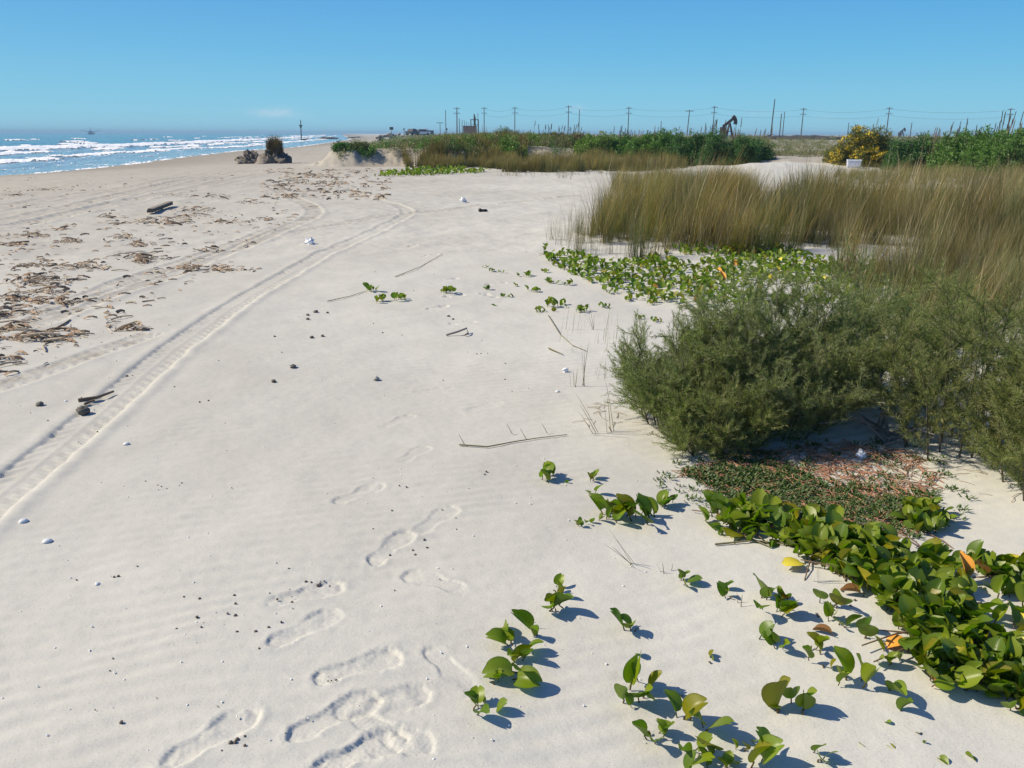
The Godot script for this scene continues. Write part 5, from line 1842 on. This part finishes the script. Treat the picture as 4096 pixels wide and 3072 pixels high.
		mb.blob(Vector3(r * 0.42, 0, r * 0.2), Vector3(r * 0.5, h * 0.3, r * 0.5), Color(0.12, 0.10, 0.085), 0.6, na, q[0] + 5.0, 10, 18)
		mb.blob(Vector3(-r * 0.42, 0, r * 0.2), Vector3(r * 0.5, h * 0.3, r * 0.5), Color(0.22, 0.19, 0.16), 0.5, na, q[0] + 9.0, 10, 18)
		if q[0] != 1005:
			mb.blob(Vector3(r * 0.05, h * 0.3, 0), Vector3(r * 0.32, h * 0.42, r * 0.32), Color(0.2, 0.17, 0.13), 0.3, na, q[0] + 3.0, 12, 18)
		piece("sand_core", mb.done(), M["stone"], t)
		if q[0] != 1005:
			var gb := MB.new()
			for k in 1800:
				var u := leaf_rng.randf() * TAU
				var v := sqrt(leaf_rng.randf()) * r * 0.4
				gb.blade(Vector3(cos(u) * v + r * 0.05, h * (0.84 - 0.5 * leaf_rng.randf()) - v * 0.9, sin(u) * v), u + leaf_rng.randfn() * 0.5, 0.15, 0.6, h * 0.42 * leaf_rng.randf_range(0.5, 1.1), 0.02, Color(0.06, 0.05, 0.028), Color(0.12, 0.1, 0.05))
			piece("grass_tuft", gb.done(), M["grass blades"], t)
	# reed wrack
	var forms := reed_pieces()
	for q in [[145, 1128, 285, 60, 26, "largest heap of broken reeds at the left edge above the tyre tracks"], [50, 1195, 130, 45, 12, "reed heap at the left edge below the largest one"], [200, 1170, 190, 28, 12, "reed strip right below the largest heap"], [220, 1212, 220, 18, 12, "long thin reed strip leading to the upper tyre track"], [175, 1065, 220, 18, 12, "greenish reed line above the largest heap"], [330, 1072, 190, 32, 14, "reed heap with pale flakes right of the greenish line"],
			[125, 943, 190, 26, 14, "reed heap far left below the waterside"], [50, 980, 140, 16, 10, "low reed strip at the left edge below the far left heap"], [285, 968, 110, 20, 9, "small curled reed heap in the middle of the left sand"], [550, 980, 80, 24, 9, "compact dark reed heap alone on clear sand"], [500, 953, 60, 18, 6, "tiny pale reed heap above the compact dark one"], [550, 1030, 250, 26, 16, "wide reed heap right of the middle with an arched stem"], [576, 1047, 70, 22, 9, "round nest like reed bundle below the wide heap"],
			[620, 893, 360, 24, 18, "longest reed line below the driftwood plank"], [750, 870, 120, 28, 12, "tall tangled reed heap at the right of the longest line"], [440, 872, 130, 14, 8, "pale reed line left of the driftwood plank"], [760, 845, 200, 18, 12, "brown reed line right of the driftwood plank"], [850, 788, 170, 24, 10, "scattered reed patch above the plank's line"], [1010, 812, 170, 14, 9, "brown reed strip left of the far track bend"], [700, 782, 70, 14, 5, "small dark driftwood heap above the plank"],
			[760, 1072, 110, 18, 8, "small reed heap straddling the upper tyre track"], [900, 1082, 220, 22, 12, "flat reed spread right of the upper tyre track"], [860, 1007, 120, 12, 6, "thin pale reed strip left of the white scrap"], [150, 1358, 240, 24, 14, "bundle of long straight reeds at the left edge below the tracks"], [65, 1318, 120, 18, 8, "greenish reed bundle above the long straight reeds"], [12, 1265, 60, 26, 7, "dark reed heap cut by the left edge"], [210, 760, 130, 8, 7, "dark reed line near the wet sand, right one"], [60, 783, 130, 10, 7, "dark reed line near the wet sand, left one"], [140, 762, 90, 8, 5, "short dark clump near the wet sand between two lines"], [540, 1320, 150, 12, 8, "dark twig row above the main tyre track"], [250, 918, 60, 12, 5, "small dark reed clump above the far left heap"], [930, 888, 140, 16, 7, "single bent reed stems left of the track junction"], [1060, 880, 90, 10, 5, "short dark stick bundle in the track junction"],
			[1290, 712, 220, 18, 14, "near edge of the far reed scatter by the dune foot"], [1330, 735, 200, 16, 12, "brown reed strip in the far scatter before the dune"], [1220, 700, 200, 16, 12, "pale reed strip in the far scatter left of the dune"], [1130, 745, 150, 12, 8, "thin reed strip in the far scatter above the bend"], [1420, 690, 120, 12, 8, "reed strip at the dune foot right of the far scatter"], [1230, 790, 220, 14, 10, "reed row beside the curved far track"], [1100, 690, 60, 10, 5, "dark lump beyond the reed scatter below the sand stump"]]:
		wrack(q[0], q[1], q[2], q[3], q[4], forms, q[5])
	# loose bits between the heaps
	var sets := []
	for f in forms:
		sets.append([])
	for i in 2600:
		var px := rng.randf_range(-60, 1500)
		var py := rng.randf_range(690, 1500)
		var n := na.get_noise_2d(px * 0.12, py * 0.5) + rng.randf_range(-0.25, 0.25)
		if n < 0.02 or (px > 1000 and py > 1000) or py > 1560 - px * 0.55:
			continue
		var w := ground(px, py)
		sets[rng.randi() % forms.size()].append(Transform3D(Basis.from_euler(Vector3(0, rng.randfn() * 0.9, 0)).scaled(Vector3.ONE * rng.randf_range(0.2, 0.7)), w + Vector3(0, 0.008, 0)))
	for i in 900:
		var px := rng.randf_range(1050, 1560)
		var py := rng.randf_range(675, 800)
		var w := ground(px, py)
		if na.get_noise_2d(px * 0.2, py * 0.9) + rng.randf_range(-0.2, 0.2) > 0.0:
			sets[rng.randi() % forms.size()].append(Transform3D(Basis.from_euler(Vector3(0, rng.randfn() * 0.9, 0)).scaled(Vector3.ONE * rng.randf_range(0.5, 1.3)), w + Vector3(0, 0.01, 0)))
	for k in forms.size():
		var o := many("reed_litter", forms[k], M["reed straw"], sets[k], [], self)
		tag(o, "loose %s strewn over the upper beach" % ["tan reed stems", "brown reed strips", "pale short stems", "dark reed strips", "straw bits", "dark short strips", "long straw stems"][k], "litter", "", "stuff")
	# dark crumbs and pale shell chips
	var crumb := MB.new()
	crumb.blob(Vector3.ZERO, Vector3(0.006, 0.004, 0.005), Color(0.12, 0.1, 0.085), 0.4, na, 3.0, 4, 6)
	var chip := MB.new()
	chip.blob(Vector3.ZERO, Vector3(0.0035, 0.0015, 0.0025), Color(0.8, 0.8, 0.79), 0.3, na, 5.0, 4, 6)
	var dark := []
	var pale := []
	for q in [[1285, 2330, 60, 25, 26], [1130, 2400, 60, 40, 14], [1030, 2480, 130, 90, 22], [1330, 2720, 40, 20, 8], [950, 2990, 60, 40, 14], [850, 2480, 160, 80, 24], [650, 1955, 180, 20, 24], [420, 2300, 160, 60, 12], [1650, 2150, 200, 120, 24], [1780, 1950, 260, 160, 30], [700, 1500, 300, 160, 40], [1900, 1500, 400, 200, 30], [250, 1700, 250, 120, 24], [500, 1330, 240, 40, 60], [1600, 1120, 220, 120, 40], [600, 2800, 500, 220, 22], [3400, 2420, 160, 80, 50], [2150, 960, 200, 80, 30]]:
		for k in int(q[4] * 0.4):
			var w := ground(q[0] + rng.randfn() * q[2] * 0.6, q[1] + rng.randfn() * q[3] * 0.6)
			dark.append(Transform3D(Basis.from_euler(Vector3(0, rng.randf() * TAU, 0)).scaled(Vector3.ONE * rng.randf_range(0.3, 1.1)), w + Vector3(0, 0.002, 0)))
	for k in 220:
		var w := ground(rng.randf_range(-50, 2600), 1000.0 + 2050.0 * rng.randf())
		pale.append(Transform3D(Basis.from_euler(Vector3(0, rng.randf() * TAU, 0)).scaled(Vector3.ONE * rng.randf_range(0.4, 1.3)), w + Vector3(0, 0.003, 0)))
	tag(many("dark_crumbs", crumb.done(), M["stone"], dark, [], self), "small dark crumbs of clay and wood on the sand", "litter", "", "stuff")
	tag(many("shell_chips", chip.done(), M["shell"], pale, [], self), "tiny white shell chips sprinkled on the sand", "shell chips", "", "stuff")


# ---------------------------------------------------------------- the reddish ground cover under the shrubs
func small_plants() -> void:
	var r := RandomNumberGenerator.new()
	r.seed = 31
	var forms := []
	for v in 3:
		var mb := MB.new()
		for k in 9:
			var a := r.randf() * TAU
			var d := Vector3(cos(a), r.randf_range(0.25, 1.1), sin(a)).normalized()
			var side := d.cross(Vector3.UP).normalized() * 0.0042
			var at := Vector3(r.randfn(), 0.2, r.randfn()) * 0.01
			var l := r.randf_range(0.014, 0.03)
			var c := Color(0.085, 0.14, 0.035) * r.randf_range(0.75, 1.25)
			if v == 2:
				c = Color(0.16, 0.14, 0.05)
			var up := side.cross(d).normalized() * 0.002
			var i := mb.p(at, up.normalized(), c)
			mb.p(at + d * l * 0.5 + side, (up.normalized() + side * 100.0).normalized(), c)
			mb.p(at + d * l, up.normalized(), c)
			mb.p(at + d * l * 0.5 - side, (up.normalized() - side * 100.0).normalized(), c)
			mb.p(at + d * l * 0.5 + up, up.normalized(), c * 1.1)
			mb.t(i, i + 1, i + 4)
			mb.t(i + 1, i + 2, i + 4)
			mb.t(i + 2, i + 3, i + 4)
			mb.t(i + 3, i, i + 4)
		forms.append(mb.done())
	var red := MB.new()
	red.tube([Vector3(-0.05, 0.003, 0), Vector3(-0.01, 0.012, 0.008), Vector3(0.03, 0.006, -0.004), Vector3(0.06, 0.003, 0.006)], 0.0026, 0.0019, 5, Color(0.36, 0.15, 0.085), Color(0.42, 0.25, 0.15))
	var dry := MB.new()
	dry.tube([Vector3(-0.04, 0.003, 0), Vector3(0.0, 0.008, 0.004), Vector3(0.05, 0.003, 0)], 0.002, 0.0015, 4, Color(0.38, 0.29, 0.2), Color(0.42, 0.34, 0.25))
	var poly := floor_poly([[2720, 1890], [2850, 1850], [3050, 1800], [3350, 1770], [3600, 1800], [3760, 1900], [3740, 2040], [3640, 2150], [3400, 2190], [3150, 2130], [2980, 2060], [2830, 1960]])
	var t := thing("ground_cover_mat", Vector3.ZERO, "mat of small fleshy green leaves on reddish creeping stems below the shrubs", "ground cover")
	t.set_meta("kind", "stuff")
	var sets := [[], [], []]
	var stems := []
	var straw := []
	for w in inside(poly, 950, 0.12):
		var f := r.randi() % 8
		sets[0 if f < 4 else (1 if f < 7 else 2)].append(yaw_xf(w, r.randf() * TAU, r.randf_range(0.7, 1.4)))
	for w in inside(poly, 750):
		stems.append(yaw_xf(w + Vector3(0, 0.002, 0), r.randf() * TAU, r.randf_range(0.5, 1.1)))
	for w in inside(poly, 500):
		straw.append(yaw_xf(w, r.randf() * TAU, r.randf_range(0.5, 1.3)))
	for k in 3:
		many("fleshy_leaves", forms[k], M["bush leaves"], sets[k], [], t)
	many("red_stems", red.done(), M["wood"], stems, [], t)
	many("dry_stems", dry.done(), M["wood"], straw, [], t)
	var fringe := []
	for w in inside(floor_poly([[2600, 1930], [2800, 1800], [3100, 1760], [3700, 1760], [3900, 1950], [3800, 2150], [3300, 2230], [2950, 2120], [2700, 1990]]), 260):
		fringe.append(yaw_xf(w, r.randf() * TAU, r.randf_range(0.6, 1.3)))
	many("fleshy_leaves", forms[0], M["bush leaves"], fringe, [], t)
	var rest := []
	for w in inside(floor_poly([[2300, 1700], [2700, 1760], [3000, 1800], [3700, 1850], [4150, 2080], [4150, 1300], [3300, 1250], [2500, 1500]]), 1500):
		rest.append(yaw_xf(w, r.randf() * TAU, r.randf_range(0.3, 1.0)))
	tag(many("dry_litter", dry.done(), M["wood"], rest, [], self), "dry twigs and fallen bits on the sand under the feathery shrubs", "litter", "", "stuff")
